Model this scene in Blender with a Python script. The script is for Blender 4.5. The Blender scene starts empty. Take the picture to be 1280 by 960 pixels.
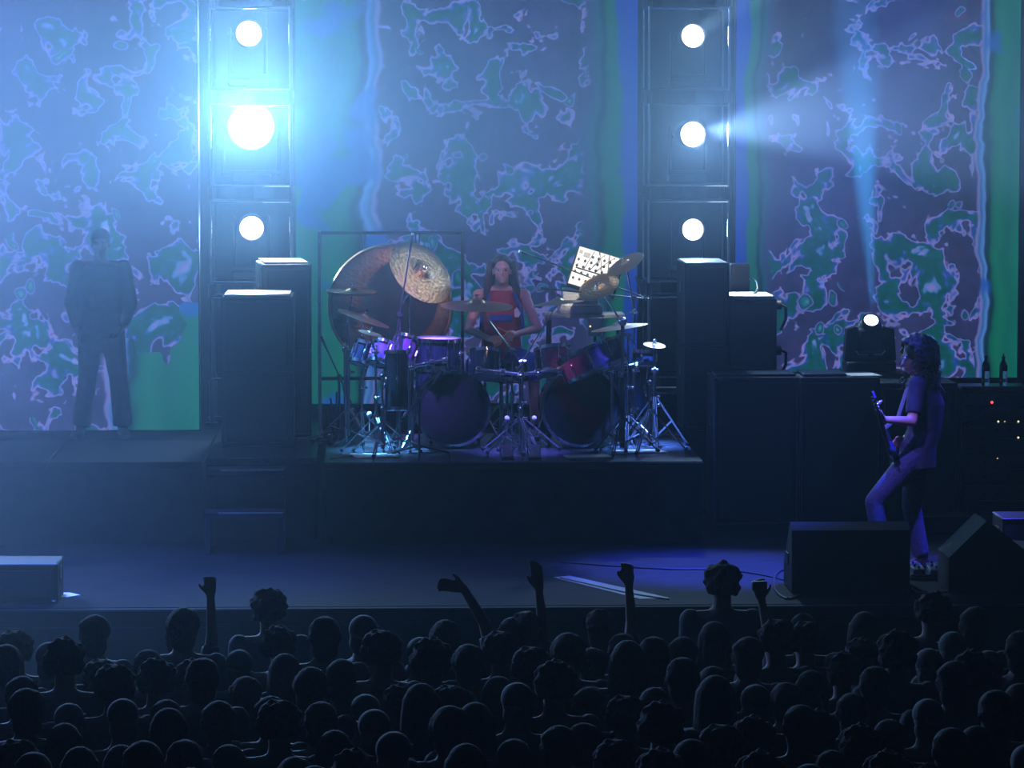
import bpy, bmesh, math, random
from mathutils import Vector, Matrix, Euler, Quaternion
PI = math.pi
V = Vector
random.seed(7)
scene = bpy.context.scene
COL = scene.collection

# ------------------------------------------------------------------ camera
CAM = V((-1.07, -23.6, 4.9))
FPX = 4480.0
YAW = math.radians(2.2)
PITCH = math.radians(4.556)
cam_data = bpy.data.cameras.new('camera')
cam_data.sensor_width = 36.0
cam_data.lens = FPX / 1280.0 * 36.0
cam_data.clip_start = 0.1
cam_data.clip_end = 200.0
cam = bpy.data.objects.new('camera', cam_data)
cam.location = CAM
cam.rotation_euler = (PI / 2 - PITCH, 0, -YAW)
COL.objects.link(cam)
scene.camera = cam
_F = V((math.sin(YAW) * math.cos(PITCH), math.cos(YAW) * math.cos(PITCH), -math.sin(PITCH)))
_R = V((math.cos(YAW), -math.sin(YAW), 0))
_U = _R.cross(_F)

def ray(px, py):
    return _F + _R * ((px - 640) / FPX) - _U * ((py - 480) / FPX)

def P(px, py, Y):
    """where the sight line through a photo pixel meets the vertical plane y = Y"""
    r = ray(px, py)
    return CAM + r * ((Y - CAM.y) / r.y)

def G(px, py, z):
    """where the sight line through a photo pixel meets the level z"""
    r = ray(px, py)
    return CAM + r * ((z - CAM.z) / r.z)

STAGE = 1.4          # stage floor level above the hall floor
DECK = STAGE + 0.65  # drum riser deck

# ------------------------------------------------------------------ world, view, render options
world = bpy.data.worlds.new('world')
world.use_nodes = True
world.node_tree.nodes['Background'].inputs[0].default_value = (0.01, 0.02, 0.05, 1)
world.node_tree.nodes['Background'].inputs[1].default_value = 0.0
scene.world = world
vs = scene.view_settings
vs.view_transform = 'Standard'
vs.look = 'None'
vs.exposure = 0.0
vs.gamma = 1.0
vs.use_curve_mapping = False
cy = scene.cycles
cy.use_denoising = True
try:
    cy.denoiser = 'OPENIMAGEDENOISE'
except Exception:
    pass
cy.max_bounces = 6
cy.diffuse_bounces = 2
cy.glossy_bounces = 3
cy.transmission_bounces = 6
cy.transparent_max_bounces = 8
cy.volume_bounces = 0
cy.sample_clamp_indirect = 3.0
cy.caustics_reflective = False
cy.caustics_refractive = False

# ------------------------------------------------------------------ stage lights outside the frame (front truss, side booms, overhead truss)
def spot(name, loc, target, color, power, angle, blend=0.5, radius=0.1, parent=None):
    d = bpy.data.lights.new(name, 'SPOT')
    d.color = color
    d.energy = power
    d.spot_size = math.radians(angle)
    d.spot_blend = blend
    d.shadow_soft_size = radius
    o = bpy.data.objects.new(name, d)
    COL.objects.link(o)
    dirv = V(target) - V(loc)
    o.location = V(loc)
    o.rotation_euler = dirv.to_track_quat('-Z', 'Y').to_euler()
    if parent:
        o.parent = parent
        o.matrix_parent_inverse = parent.matrix_world.inverted()
    return o

def at(px, py, Y): return P(px, py, Y)
# drum kit: violet from overhead left, cyan from the left boom, blue from the front
spot('truss_light', (-1.6, 2.0, 8.2), at(520, 440, 5.6), (0.28, 0.14, 1.0), 20000, 8.5, 0.6, 0.2)
spot('truss_light', (2.4, 3.2, 8.2), at(800, 500, 5.6), (0.10, 0.24, 1.0), 44000, 8.5, 0.6, 0.2)
spot('truss_light', (0.3, 1.6, 8.4), at(652, 520, 5.1), (0.14, 0.14, 1.0), 20000, 6.5, 0.6, 0.2)
spot('truss_light', (-3.6, 4.6, 7.4), at(480, 530, 5.4), (0.10, 0.42, 1.0), 34000, 8, 0.5, 0.2)
spot('truss_light', (-0.8, 0.0, 8.2), at(620, 400, 6.2), (0.32, 0.22, 1.0), 900, 12, 0.8, 0.15)
spot('truss_light', (1.8, -2.0, 7.6), at(540, 380, 6.4), (1.0, 0.55, 0.36), 900, 9, 0.6, 0.15)
spot('truss_light', (1.0, 0.5, 8.3), at(650, 390, 6.2), (0.8, 0.35, 0.8), 120, 8, 0.6, 0.1)
spot('truss_light', (2.2, -2.0, 8.0), at(742, 345, 6.4), (1.0, 0.97, 0.85), 9000, 4.5, 0.4, 0.1)
spot('truss_light', (2.8, 7.0, 7.2), at(528, 338, 5.9), (0.60, 0.85, 1.0), 150, 7, 0.6, 0.05)
spot('truss_light', (3.4, 5.6, 6.6), at(532, 345, 5.9), (1.0, 0.72, 0.5), 90, 7, 0.6, 0.15)
# narrow white lights that graze the tops of the cabinet stacks
spot('truss_light', (-2.6, 5.0, 8.6), at(320, 366, 6.1), (0.75, 0.88, 1.0), 6000, 7, 0.3, 0.05)
spot('truss_light', (-2.0, 7.0, 8.6), at(352, 324, 6.9), (0.75, 0.88, 1.0), 5000, 8, 0.3, 0.05)
spot('truss_light', (2.4, 7.0, 8.6), at(940, 369, 6.95), (0.85, 0.92, 1.0), 7000, 7, 0.3, 0.05)
spot('truss_light', (1.5, 7.4, 8.6), at(868, 324, 6.7), (0.75, 0.88, 1.0), 700, 6, 0.3, 0.05)
# stage floor
spot('truss_light', (3.4, 1.0, 8.4), G(905, 712, STAGE), (0.04, 0.07, 1.0), 30000, 20, 0.9, 0.15)
spot('truss_light', (5.0, 1.6, 8.4), G(1175, 705, STAGE), (0.08, 0.06, 1.0), 12000, 11, 0.9, 0.15)
spot('truss_light', (-4.0, 0.5, 8.4), G(150, 725, STAGE), (0.05, 0.12, 1.0), 8000, 34, 1.0, 0.15)
spot('truss_light', (0.0, 0.0, 8.4), G(590, 720, STAGE), (0.06, 0.10, 1.0), 1800, 30, 1.0, 0.15)
spot('truss_light', (-1.8, 2.4, 6.8), at(702, 452, 5.3), (1.0, 0.10, 0.30), 2500, 3.5, 0.8, 0.1)
# guitarist, from the left and above
spot('truss_light', (0.6, -1.2, 7.6), at(1095, 540, 2.5), (0.22, 0.14, 1.0), 3200, 9, 0.7, 0.12)
# wide dim wash that lifts the haze
spot('truss_light', (-7.5, 4.0, 6.2), (4.0, 2.5, 3.0), (0.30, 0.52, 1.0), 300, 90, 1.0, 0.3)
spot('truss_light', (-5.7, 5.2, 4.1), (-3.0, -6.0, 3.8), (0.23, 0.42, 0.95), 3800, 100, 1.0, 0.3)
# white beam that reaches the floor behind the left monitor
spot('truss_light', (-5.5, 2.4, 7.6), G(84, 744, STAGE), (0.55, 0.65, 1.0), 260, 2.2, 0.4, 0.03)

# ------------------------------------------------------------------ naming helpers
def tag(o, label=None, cat=None, group=None, kind=None):
    if label: o['label'] = label
    if cat: o['category'] = cat
    if group: o['group'] = group
    if kind: o['kind'] = kind
    return o

def thing(name, label, cat, loc=(0, 0, 0), rot=(0, 0, 0), group=None):
    o = bpy.data.objects.new(name, None)
    COL.objects.link(o)
    o.location = loc
    o.rotation_euler = rot
    o.empty_display_size = 0.1
    return tag(o, label, cat, group)

def obj(name, mesh, parent=None, loc=None, rot=None):
    o = bpy.data.objects.new(name, mesh)
    COL.objects.link(o)
    if parent: o.parent = parent
    if loc is not None: o.location = loc
    if rot is not None: o.rotation_euler = rot
    return o

def copy_tree(o, parent=None):
    c = o.copy()
    COL.objects.link(c)
    if parent: c.parent = parent
    for ch in list(o.children):
        copy_tree(ch, c)
    return c

# ------------------------------------------------------------------ mesh builder
class MB:
    def __init__(s):
        s.bm = bmesh.new()
    def _m(s, verts, M):
        if M is not None:
            bmesh.ops.transform(s.bm, matrix=M, verts=verts)
    def box(s, c, size, rot=None, bevel=0.0, M=None, seg=1):
        r = bmesh.ops.create_cube(s.bm, size=1.0)
        vs_ = r['verts']
        bmesh.ops.scale(s.bm, vec=V(size), verts=vs_)
        if bevel > 0:
            es = list({e for v in vs_ for e in v.link_edges})
            rb = bmesh.ops.bevel(s.bm, geom=es, offset=bevel, segments=seg, affect='EDGES', profile=0.5)
            vs_ = list({v for f in rb['faces'] for v in f.verts} | {v for v in vs_ if v.is_valid})
            seen = set(vs_); stack = list(vs_)
            while stack:
                v = stack.pop()
                for e in v.link_edges:
                    w = e.other_vert(v)
                    if w not in seen: seen.add(w); stack.append(w)
            vs_ = list(seen)
        T = Matrix.Translation(V(c))
        if rot is not None:
            T = T @ (rot.to_4x4() if isinstance(rot, Matrix) else Euler(rot).to_matrix().to_4x4())
        if M is not None: T = M @ T
        bmesh.ops.transform(s.bm, matrix=T, verts=vs_)
        return s
    def loft(s, rings, seg=16, caps=True):
        prev = None; first = None
        for (c, a, b) in rings:
            c, a, b = V(c), V(a), V(b)
            cur = [s.bm.verts.new(c + a * math.cos(2 * PI * i / seg) + b * math.sin(2 * PI * i / seg)) for i in range(seg)]
            if prev:
                for i in range(seg):
                    j = (i + 1) % seg
                    s.bm.faces.new((prev[i], prev[j], cur[j], cur[i]))
            else: first = cur
            prev = cur
        if caps:
            s.bm.faces.new(first[::-1]); s.bm.faces.new(prev)
        return s
    def cyl(s, p0, p1, r0, r1=None, seg=12, caps=True):
        p0, p1 = V(p0), V(p1)
        if r1 is None: r1 = r0
        d = (p1 - p0).normalized()
        a = d.orthogonal().normalized(); b = d.cross(a)
        return s.loft([(p0, a * r0, b * r0), (p1, a * r1, b * r1)], seg, caps)
    def lathe(s, prof, seg=32, M=None, axis=None):
        """profile of (r, z) about local z; r == 0 closes to a point"""
        new = []; prev = None
        for (r, z) in prof:
            if r <= 1e-6:
                v = s.bm.verts.new((0, 0, z)); cur = [v]
            else:
                cur = [s.bm.verts.new((r * math.cos(2 * PI * i / seg), r * math.sin(2 * PI * i / seg), z)) for i in range(seg)]
            new += cur
            if prev:
                if len(prev) == 1 and len(cur) > 1:
                    for i in range(seg): s.bm.faces.new((prev[0], cur[i], cur[(i + 1) % seg]))
                elif len(cur) == 1 and len(prev) > 1:
                    for i in range(seg): s.bm.faces.new((prev[(i + 1) % seg], prev[i], cur[0]))
                elif len(cur) > 1:
                    for i in range(seg):
                        j = (i + 1) % seg
                        s.bm.faces.new((prev[i], prev[j], cur[j], cur[i]))
            prev = cur
        s._m(new, M)
        return s
    def sph(s, c, r, seg=16, rings=10, rot=None):
        if not hasattr(r, '__len__'): r = (r, r, r)
        res = bmesh.ops.create_uvsphere(s.bm, u_segments=seg, v_segments=rings, radius=1.0)
        T = Matrix.Translation(V(c))
        if rot is not None: T = T @ rot.to_4x4()
        T = T @ Matrix.Diagonal((r[0], r[1], r[2], 1))
        bmesh.ops.transform(s.bm, matrix=T, verts=res['verts'])
        return s
    def ico(s, c, r, sub=1):
        if not hasattr(r, '__len__'): r = (r, r, r)
        res = bmesh.ops.create_icosphere(s.bm, subdivisions=sub, radius=1.0)
        bmesh.ops.transform(s.bm, matrix=Matrix.Translation(V(c)) @ Matrix.Diagonal((r[0], r[1], r[2], 1)), verts=res['verts'])
        return s
    def tube(s, pts, r, seg=8, caps=True):
        pts = [V(p) for p in pts]
        n = len(pts)
        rr = r if hasattr(r, '__len__') else [r] * n
        rings = []; a = None
        for i, p in enumerate(pts):
            d = (pts[min(i + 1, n - 1)] - pts[max(i - 1, 0)])
            if d.length < 1e-9: d = V((0, 0, 1))
            d.normalize()
            if a is None: a = d.orthogonal().normalized()
            else:
                a = (a - d * a.dot(d))
                a = a.normalized() if a.length > 1e-6 else d.orthogonal().normalized()
            rings.append((p, a * rr[i], d.cross(a) * rr[i]))
        return s.loft(rings, seg, caps)
    def cap(s, p0, p1, r0, r1=None, seg=10):
        if r1 is None: r1 = r0
        s.cyl(p0, p1, r0, r1, seg)
        s.sph(p0, r0, seg, 6); s.sph(p1, r1, seg, 6)
        return s
    def prism(s, pts, y0, y1, M=None):
        """outline of (x, z) extruded from y0 to y1"""
        a = [s.bm.verts.new((x, y0, z)) for x, z in pts]
        b = [s.bm.verts.new((x, y1, z)) for x, z in pts]
        n = len(pts)
        s.bm.faces.new(a); s.bm.faces.new(b[::-1])
        for i in range(n):
            j = (i + 1) % n
            s.bm.faces.new((a[j], a[i], b[i], b[j]))
        s._m(a + b, M)
        return s
    def mesh(s, name, mat, smooth=True):
        bmesh.ops.recalc_face_normals(s.bm, faces=s.bm.faces)
        me = bpy.data.meshes.new(name)
        s.bm.to_mesh(me); s.bm.free()
        if mat is not None: me.materials.append(mat)
        if smooth:
            me.polygons.foreach_set('use_smooth', [True] * len(me.polygons))
            me.set_sharp_from_angle(angle=math.radians(38))
        return me
    def build(s, name, mat, parent=None, smooth=True, loc=None, rot=None):
        return obj(name, s.mesh(name, mat, smooth), parent, loc, rot)
    def fused(s, name, mat, voxel=0.012, iters=4):
        """fuse the overlapping bodies into one continuous surface"""
        bmesh.ops.recalc_face_normals(s.bm, faces=s.bm.faces)
        me = bpy.data.meshes.new(name + '_raw')
        s.bm.to_mesh(me); s.bm.free()
        tmp = bpy.data.objects.new('tmp', me)
        COL.objects.link(tmp)
        m = tmp.modifiers.new('remesh', 'REMESH'); m.mode = 'VOXEL'; m.voxel_size = voxel
        if iters:
            k = tmp.modifiers.new('smooth', 'SMOOTH'); k.factor = 0.5; k.iterations = iters
        dg = bpy.context.evaluated_depsgraph_get()
        out = bpy.data.meshes.new_from_object(tmp.evaluated_get(dg))
        bpy.data.objects.remove(tmp); bpy.data.meshes.remove(me)
        out.name = name
        out.materials.clear(); out.materials.append(mat)
        out.polygons.foreach_set('use_smooth', [True] * len(out.polygons))
        return out

# ------------------------------------------------------------------ materials
def mat(name, color, rough=0.5, metal=0.0, bump=0.0, bscale=40.0, vary=0.0, spec=0.5, coat=0.0, stretch=None, emit=None, emit_s=0.0, trans=0.0, ior=1.45):
    m = bpy.data.materials.new(name)
    m.use_nodes = True
    nt = m.node_tree; b = nt.nodes['Principled BSDF']
    b.inputs['Base Color'].default_value = (*color, 1)
    b.inputs['Roughness'].default_value = rough
    b.inputs['Metallic'].default_value = metal
    b.inputs['Specular IOR Level'].default_value = spec
    b.inputs['Coat Weight'].default_value = coat
    b.inputs['Transmission Weight'].default_value = trans
    b.inputs['IOR'].default_value = ior
    if emit:
        b.inputs['Emission Color'].default_value = (*emit, 1)
        b.inputs['Emission Strength'].default_value = emit_s
    if bump or vary:
        tc = nt.nodes.new('ShaderNodeTexCoord'); mp = nt.nodes.new('ShaderNodeMapping')
        nz = nt.nodes.new('ShaderNodeTexNoise')
        nz.inputs['Scale'].default_value = bscale; nz.inputs['Detail'].default_value = 3
        if stretch: mp.inputs['Scale'].default_value = stretch
        nt.links.new(tc.outputs['Object'], mp.inputs[0]); nt.links.new(mp.outputs[0], nz.inputs['Vector'])
        if bump:
            bp = nt.nodes.new('ShaderNodeBump'); bp.inputs['Strength'].default_value = bump; bp.inputs['Distance'].default_value = 0.01
            nt.links.new(nz.outputs[0], bp.inputs['Height']); nt.links.new(bp.outputs[0], b.inputs['Normal'])
        if vary:
            cr = nt.nodes.new('ShaderNodeValToRGB')
            cr.color_ramp.elements[0].position = 0.3; cr.color_ramp.elements[1].position = 0.7
            cr.color_ramp.elements[0].color = (*[max(0, c * (1 - vary)) for c in color], 1)
            cr.color_ramp.elements[1].color = (*[min(1, c * (1 + vary)) for c in color], 1)
            nt.links.new(nz.outputs[0], cr.inputs[0]); nt.links.new(cr.outputs[0], b.inputs['Base Color'])
    return m

def emitter(name, color, strength, sample=True):
    m = bpy.data.materials.new(name)
    m.use_nodes = True
    nt = m.node_tree; nt.nodes.clear()
    e = nt.nodes.new('ShaderNodeEmission'); o = nt.nodes.new('ShaderNodeOutputMaterial')
    e.inputs[0].default_value = (*color, 1); e.inputs[1].default_value = strength
    nt.links.new(e.outputs[0], o.inputs[0])
    if not sample: m.cycles.emission_sampling = 'NONE'
    return m

M_ = dict(
    floor=mat('stage_floor', (0.014, 0.014, 0.020), 0.7, 0, 0.15, 6, 0.35, spec=0.04, stretch=(1, 4, 1)),
    hall=mat('hall_floor', (0.03, 0.03, 0.035), 0.6, 0, 0.1, 5, 0.3),
    drape=mat('black_drape', (0.012, 0.013, 0.018), 0.95, 0, 0.3, 6, 0.2, 0.1, stretch=(6, 6, 0.2)),
    fascia=mat('black_fascia', (0.014, 0.016, 0.022), 0.85, 0, 0.1, 8, 0.3, spec=0.15),
    deck=mat('riser_deck', (0.05, 0.055, 0.065), 0.25, 0, 0.12, 30, 0.3, stretch=(1, 8, 1)),
    steel=mat('dark_steel', (0.10, 0.11, 0.13), 0.3, 0.9, 0.03, 60, 0.2),
    alu=mat('brushed_aluminium', (0.55, 0.56, 0.60), 0.28, 1.0, 0.02, 80, 0.1),
    chrome=mat('chrome', (0.80, 0.81, 0.85), 0.12, 1.0, 0.01, 30),
    black=mat('black_plastic', (0.012, 0.012, 0.015), 0.5, 0, 0.06, 60, 0.2, spec=0.25),
    blackmetal=mat('black_metal', (0.03, 0.03, 0.035), 0.42, 0.4, 0.05, 60, 0.2),
    cab=mat('cabinet_tolex', (0.022, 0.023, 0.026), 0.62, 0, 0.4, 260, 0.3),
    cloth=mat('grille_cloth', (0.03, 0.032, 0.036), 0.85, 0, 0.5, 300, 0.4),
    rubber=mat('rubber', (0.012, 0.012, 0.012), 0.8, 0, 0.05, 60, 0.2),
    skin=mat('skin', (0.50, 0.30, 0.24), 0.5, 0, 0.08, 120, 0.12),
    skin_dim=mat('skin_shaded', (0.11, 0.065, 0.05), 0.7, 0, 0.08, 120, 0.12),  # skin colour darkened to hold the shade on unlit people
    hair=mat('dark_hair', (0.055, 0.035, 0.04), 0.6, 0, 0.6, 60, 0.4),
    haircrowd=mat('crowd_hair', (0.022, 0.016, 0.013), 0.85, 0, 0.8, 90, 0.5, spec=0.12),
    hairb=mat('brown_hair', (0.05, 0.032, 0.022), 0.65, 0, 0.5, 50, 0.4, stretch=(4, 4, 0.5)),
    tee=mat('black_tee', (0.025, 0.027, 0.05), 0.85, 0, 0.3, 20, 0.3),
    jersey=mat('red_jersey', (0.26, 0.02, 0.03), 0.7, 0, 0.3, 25, 0.2),
    jblue=mat('blue_trim', (0.03, 0.05, 0.30), 0.7, 0, 0.2, 30, 0.2),
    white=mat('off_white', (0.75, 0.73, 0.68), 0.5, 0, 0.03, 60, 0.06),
    jeans=mat('blue_jeans', (0.028, 0.04, 0.09), 0.75, 0, 0.5, 60, 0.35),
    cotton1=mat('charcoal_cotton', (0.035, 0.035, 0.04), 0.9, 0, 0.4, 18, 0.3),
    cotton2=mat('brown_cotton', (0.06, 0.045, 0.035), 0.9, 0, 0.4, 18, 0.3),
    cotton3=mat('olive_cotton', (0.04, 0.05, 0.035), 0.9, 0, 0.4, 18, 0.3),
    shoe=mat('shoe_leather', (0.02, 0.02, 0.02), 0.5, 0, 0.1, 60, 0.2),
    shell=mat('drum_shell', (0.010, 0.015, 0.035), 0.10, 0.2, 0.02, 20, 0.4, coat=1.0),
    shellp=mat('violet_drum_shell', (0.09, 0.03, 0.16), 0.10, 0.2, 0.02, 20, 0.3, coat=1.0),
    head=mat('drum_head', (0.55, 0.60, 0.66), 0.35, 0, 0.05, 40, 0.08),
    headk=mat('black_drum_head', (0.007, 0.008, 0.012), 0.6, 0, 0.05, 20, 0.3, spec=0.08),
    strap=mat('guitar_strap', (0.10, 0.10, 0.13), 0.5, 0, 0.2, 60, 0.2),
    guitar=mat('guitar_body', (0.02, 0.03, 0.14), 0.10, 0.1, 0, 40, 0, coat=1.0),
    wood=mat('guitar_neck', (0.22, 0.12, 0.06), 0.35, 0, 0.05, 40, 0.3, stretch=(8, 8, 1)),
    paper=mat('paper', (0.80, 0.80, 0.78), 0.8, 0, 0.03, 40, 0.05),
    grey=mat('grey_plastic', (0.27, 0.27, 0.26), 0.5, 0, 0.03, 60, 0.1),
    pale_strip=mat('grey_strip', (0.22, 0.22, 0.24), 0.6, 0, 0.2, 50, 0.25),
    cable=mat('cable', (0.014, 0.014, 0.016), 0.5, 0, 0.02, 60, 0.1),
    plasticclear=mat('clear_plastic', (0.85, 0.92, 1.0), 0.05, 0, 0.02, 30, 0, trans=1.0, ior=1.33),
    stick=mat('drum_stick', (0.62, 0.46, 0.28), 0.5, 0, 0.05, 60, 0.1),
)
def bronze(name, col, rough, hammered):
    m = mat(name, col, rough, 1.0)
    nt = m.node_tree; b = nt.nodes['Principled BSDF']
    tc = nt.nodes.new('ShaderNodeTexCoord')
    gr = nt.nodes.new('ShaderNodeTexWave'); gr.wave_type = 'RINGS'; gr.rings_direction = 'Z'
    gr.inputs['Scale'].default_value = 40; gr.inputs['Distortion'].default_value = 0.3
    vo = nt.nodes.new('ShaderNodeTexVoronoi'); vo.inputs['Scale'].default_value = 38
    nt.links.new(tc.outputs['Object'], gr.inputs[0]); nt.links.new(tc.outputs['Object'], vo.inputs[0])
    b1 = nt.nodes.new('ShaderNodeBump'); b1.inputs['Strength'].default_value = 0.25; b1.inputs['Distance'].default_value = 0.002
    b2 = nt.nodes.new('ShaderNodeBump'); b2.inputs['Strength'].default_value = hammered; b2.inputs['Distance'].default_value = 0.006
    nt.links.new(gr.outputs[0], b1.inputs['Height']); nt.links.new(vo.outputs[0], b2.inputs['Height'])
    nt.links.new(b1.outputs[0], b2.inputs['Normal']); nt.links.new(b2.outputs[0], b.inputs['Normal'])
    return m
M_['bronze'] = bronze('bronze', (0.60, 0.42, 0.24), 0.34, 0.25)
M_['gong'] = bronze('gong_bronze', (0.42, 0.30, 0.22), 0.45, 0.5)
M_['hammered'] = bronze('hammered_bronze', (0.62, 0.45, 0.28), 0.38, 0.9)

# ------------------------------------------------------------------ the hall
RX, RY0, RY1, RZ = 11.0, -29.0, 9.4, 9.6
def struct(name, mb, m, label=None):
    o = mb.build(name, m, smooth=False); o['kind'] = 'structure'
    if label: o['label'] = label
    return o
struct('floor', MB().box((0, (RY0 + RY1) / 2, -0.05), (2 * RX + 0.4, RY1 - RY0 + 0.4, 0.1)), M_['hall'])
struct('ceiling', MB().box((0, (RY0 + RY1) / 2, RZ + 0.05), (2 * RX + 0.4, RY1 - RY0 + 0.4, 0.1)), M_['drape'])
def folded(x0, x1, y, z0, z1, amp=0.05, per=0.35):
    mb = MB(); n = max(8, int((x1 - x0) / per * 6)); pts = []
    for i in range(n + 1):
        x = x0 + (x1 - x0) * i / n
        pts.append((x, y + amp * math.sin(2 * PI * (x - x0) / per + 0.6 * math.sin(x * 3))))
    lo = [mb.bm.verts.new((x, yy, z0)) for x, yy in pts]; hi = [mb.bm.verts.new((x, yy, z1)) for x, yy in pts]
    lb = [mb.bm.verts.new((x, yy + 0.04, z0)) for x, yy in pts]; hb = [mb.bm.verts.new((x, yy + 0.04, z1)) for x, yy in pts]
    for i in range(n):
        mb.bm.faces.new((lo[i], lo[i + 1], hi[i + 1], hi[i])); mb.bm.faces.new((lb[i + 1], lb[i], hb[i], hb[i + 1]))
        mb.bm.faces.new((hi[i], hi[i + 1], hb[i + 1], hb[i])); mb.bm.faces.new((lo[i + 1], lo[i], lb[i], lb[i + 1]))
    mb.bm.faces.new((lo[0], hi[0], hb[0], lb[0])); mb.bm.faces.new((lo[n], lb[n], hb[n], hi[n]))
    return mb
struct('wall_back', MB().box((0, RY1 + 0.05, RZ / 2), (2 * RX + 0.4, 0.1, RZ)), M_['drape'])
struct('wall_front', MB().box((0, RY0 - 0.05, RZ / 2), (2 * RX + 0.4, 0.1, RZ)), M_['drape'])
struct('wall_left', MB().box((-RX - 0.05, (RY0 + RY1) / 2, RZ / 2), (0.1, RY1 - RY0, RZ)), M_['drape'])
struct('wall_right', MB().box((RX + 0.05, (RY0 + RY1) / 2, RZ / 2), (0.1, RY1 - RY0, RZ)), M_['drape'])

# stage block with its front fascia and edge strip
SF = 0.9     # y of the stage front
st = MB().box((0, (RY1 + SF) / 2, STAGE / 2 - 0.01), (2 * RX, RY1 - SF, STAGE - 0.02)).build('stage', M_['fascia'], smooth=False)
tag(st, kind='structure')
MB().box((0, (RY1 + SF + 0.1) / 2, STAGE - 0.01), (2 * RX, RY1 - SF - 0.1, 0.02)).build('stage_surface', M_['floor'], st, smooth=False)
MB().box((0, SF + 0.03, STAGE - 0.045), (2 * RX, 0.1, 0.09), bevel=0.01).build('edge_strip', M_['fascia'], st, smooth=False)
me = MB().box((0, 0, 0), (1.18, 0.02, 1.24), bevel=0.004).mesh('panel', M_['fascia'], False)
for i in range(-5, 6):
    obj('panel', me, st, (i * 1.22, SF - 0.02, 0.66))

# rear platform of equal height, left of the drum riser, made of deck panels
x_pl1 = P(252, 580, 4.4).x
rp = thing('rear_platform', 'low black stage platform across the left rear under the screen', 'platform', (0, 0, STAGE))
MB().box(((-RX + 0.04 + x_pl1) / 2, 6.42, 0.30), (x_pl1 + RX - 0.04, 3.78, 0.60)).build('skirt', M_['fascia'], rp, smooth=False)
me = MB().box((0, 0, 0), (1.215, 1.88, 0.05), bevel=0.004).mesh('deck_panel', M_['fascia'], False)
for i in range(5):
    for j in range(2):
        obj('deck_panel', me, rp, (x_pl1 - 0.61 - i * 1.222, 5.47 + j * 1.895, 0.625))
# platform behind the steps, carrying the left cabinets
x_a, x_b = x_pl1 + 0.01, P(396, 580, 4.6).x
cp = thing('cabinet_platform', 'black platform block behind the two steps, under the stacked cabinets', 'platform', (0, 0, STAGE))
MB().box(((x_a + x_b) / 2, 6.6, 0.30), (x_b - x_a - 0.01, 3.56, 0.60)).build('skirt', M_['fascia'], cp, smooth=False)
MB().box(((x_a + x_b) / 2, 6.6, 0.625), (x_b - x_a - 0.01, 3.56, 0.05), bevel=0.004).build('deck_panel', M_['deck'], cp, smooth=False)
# steps between platform and riser
sx0, sx1 = P(256, 640, 4.0).x, P(356, 640, 4.0).x
stp = thing('stage_steps', 'two black steps with pale metal nosings, left of the drum riser', 'steps', ((sx0 + sx1) / 2, 4.2, STAGE))
w = sx1 - sx0
for k, (y, z) in enumerate(((-0.2, 0.32), (0.2, 0.61))):
    t = MB().box((0, y, z - 0.02), (w, 0.34, 0.04), bevel=0.004).build('tread', M_['fascia'], stp, smooth=False)
    MB().box((0.05, y - 0.165, z + 0.002), (w * 0.8, 0.02, 0.012), bevel=0.002).build('nosing', M_['alu'], t, smooth=False)  # paler aluminium strip along each tread edge
for s_ in (-1, 1):
    MB().prism([(-0.36, 0), (0.38, 0), (0.38, 0.56), (0.02, 0.56), (0.02, 0.275), (-0.36, 0.275)], -0.02, 0.02,
               Matrix.Translation((s_ * (w / 2 - 0.03), 0, 0)) @ Matrix.Rotation(PI / 2, 4, 'Z')).build('side_panel', M_['fascia'], stp, smooth=False)
# drum riser
r0, r1 = G(404, 580, DECK), G(882, 579, DECK)
rx0, rx1, ry = r0.x, r1.x, 4.42
rw, rd = rx1 - rx0, 2.44
ris = thing('drum_riser', 'wide low black drum riser with glossy deck, centre stage', 'riser', ((rx0 + rx1) / 2, ry + rd / 2, STAGE))
MB().box((0, 0.02, 0.30), (rw - 0.03, rd - 0.05, 0.60)).build('skirt', M_['fascia'], ris, smooth=False)
me = MB().box((0, 0, 0), (rw / 3 - 0.008, rd / 2 - 0.008, 0.05), bevel=0.004).mesh('deck_panel', M_['deck'], False)
for i in range(3):
    for j in range(2):
        obj('deck_panel', me, ris, (-rw / 3 + i * rw / 3, -rd / 4 + j * rd / 2, 0.625))
for y in (-rd / 2 - 0.006,):
    MB().box((0, y, 0.62), (rw, 0.012, 0.045), bevel=0.003).build('edge_trim', M_['blackmetal'], ris, smooth=False)

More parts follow.
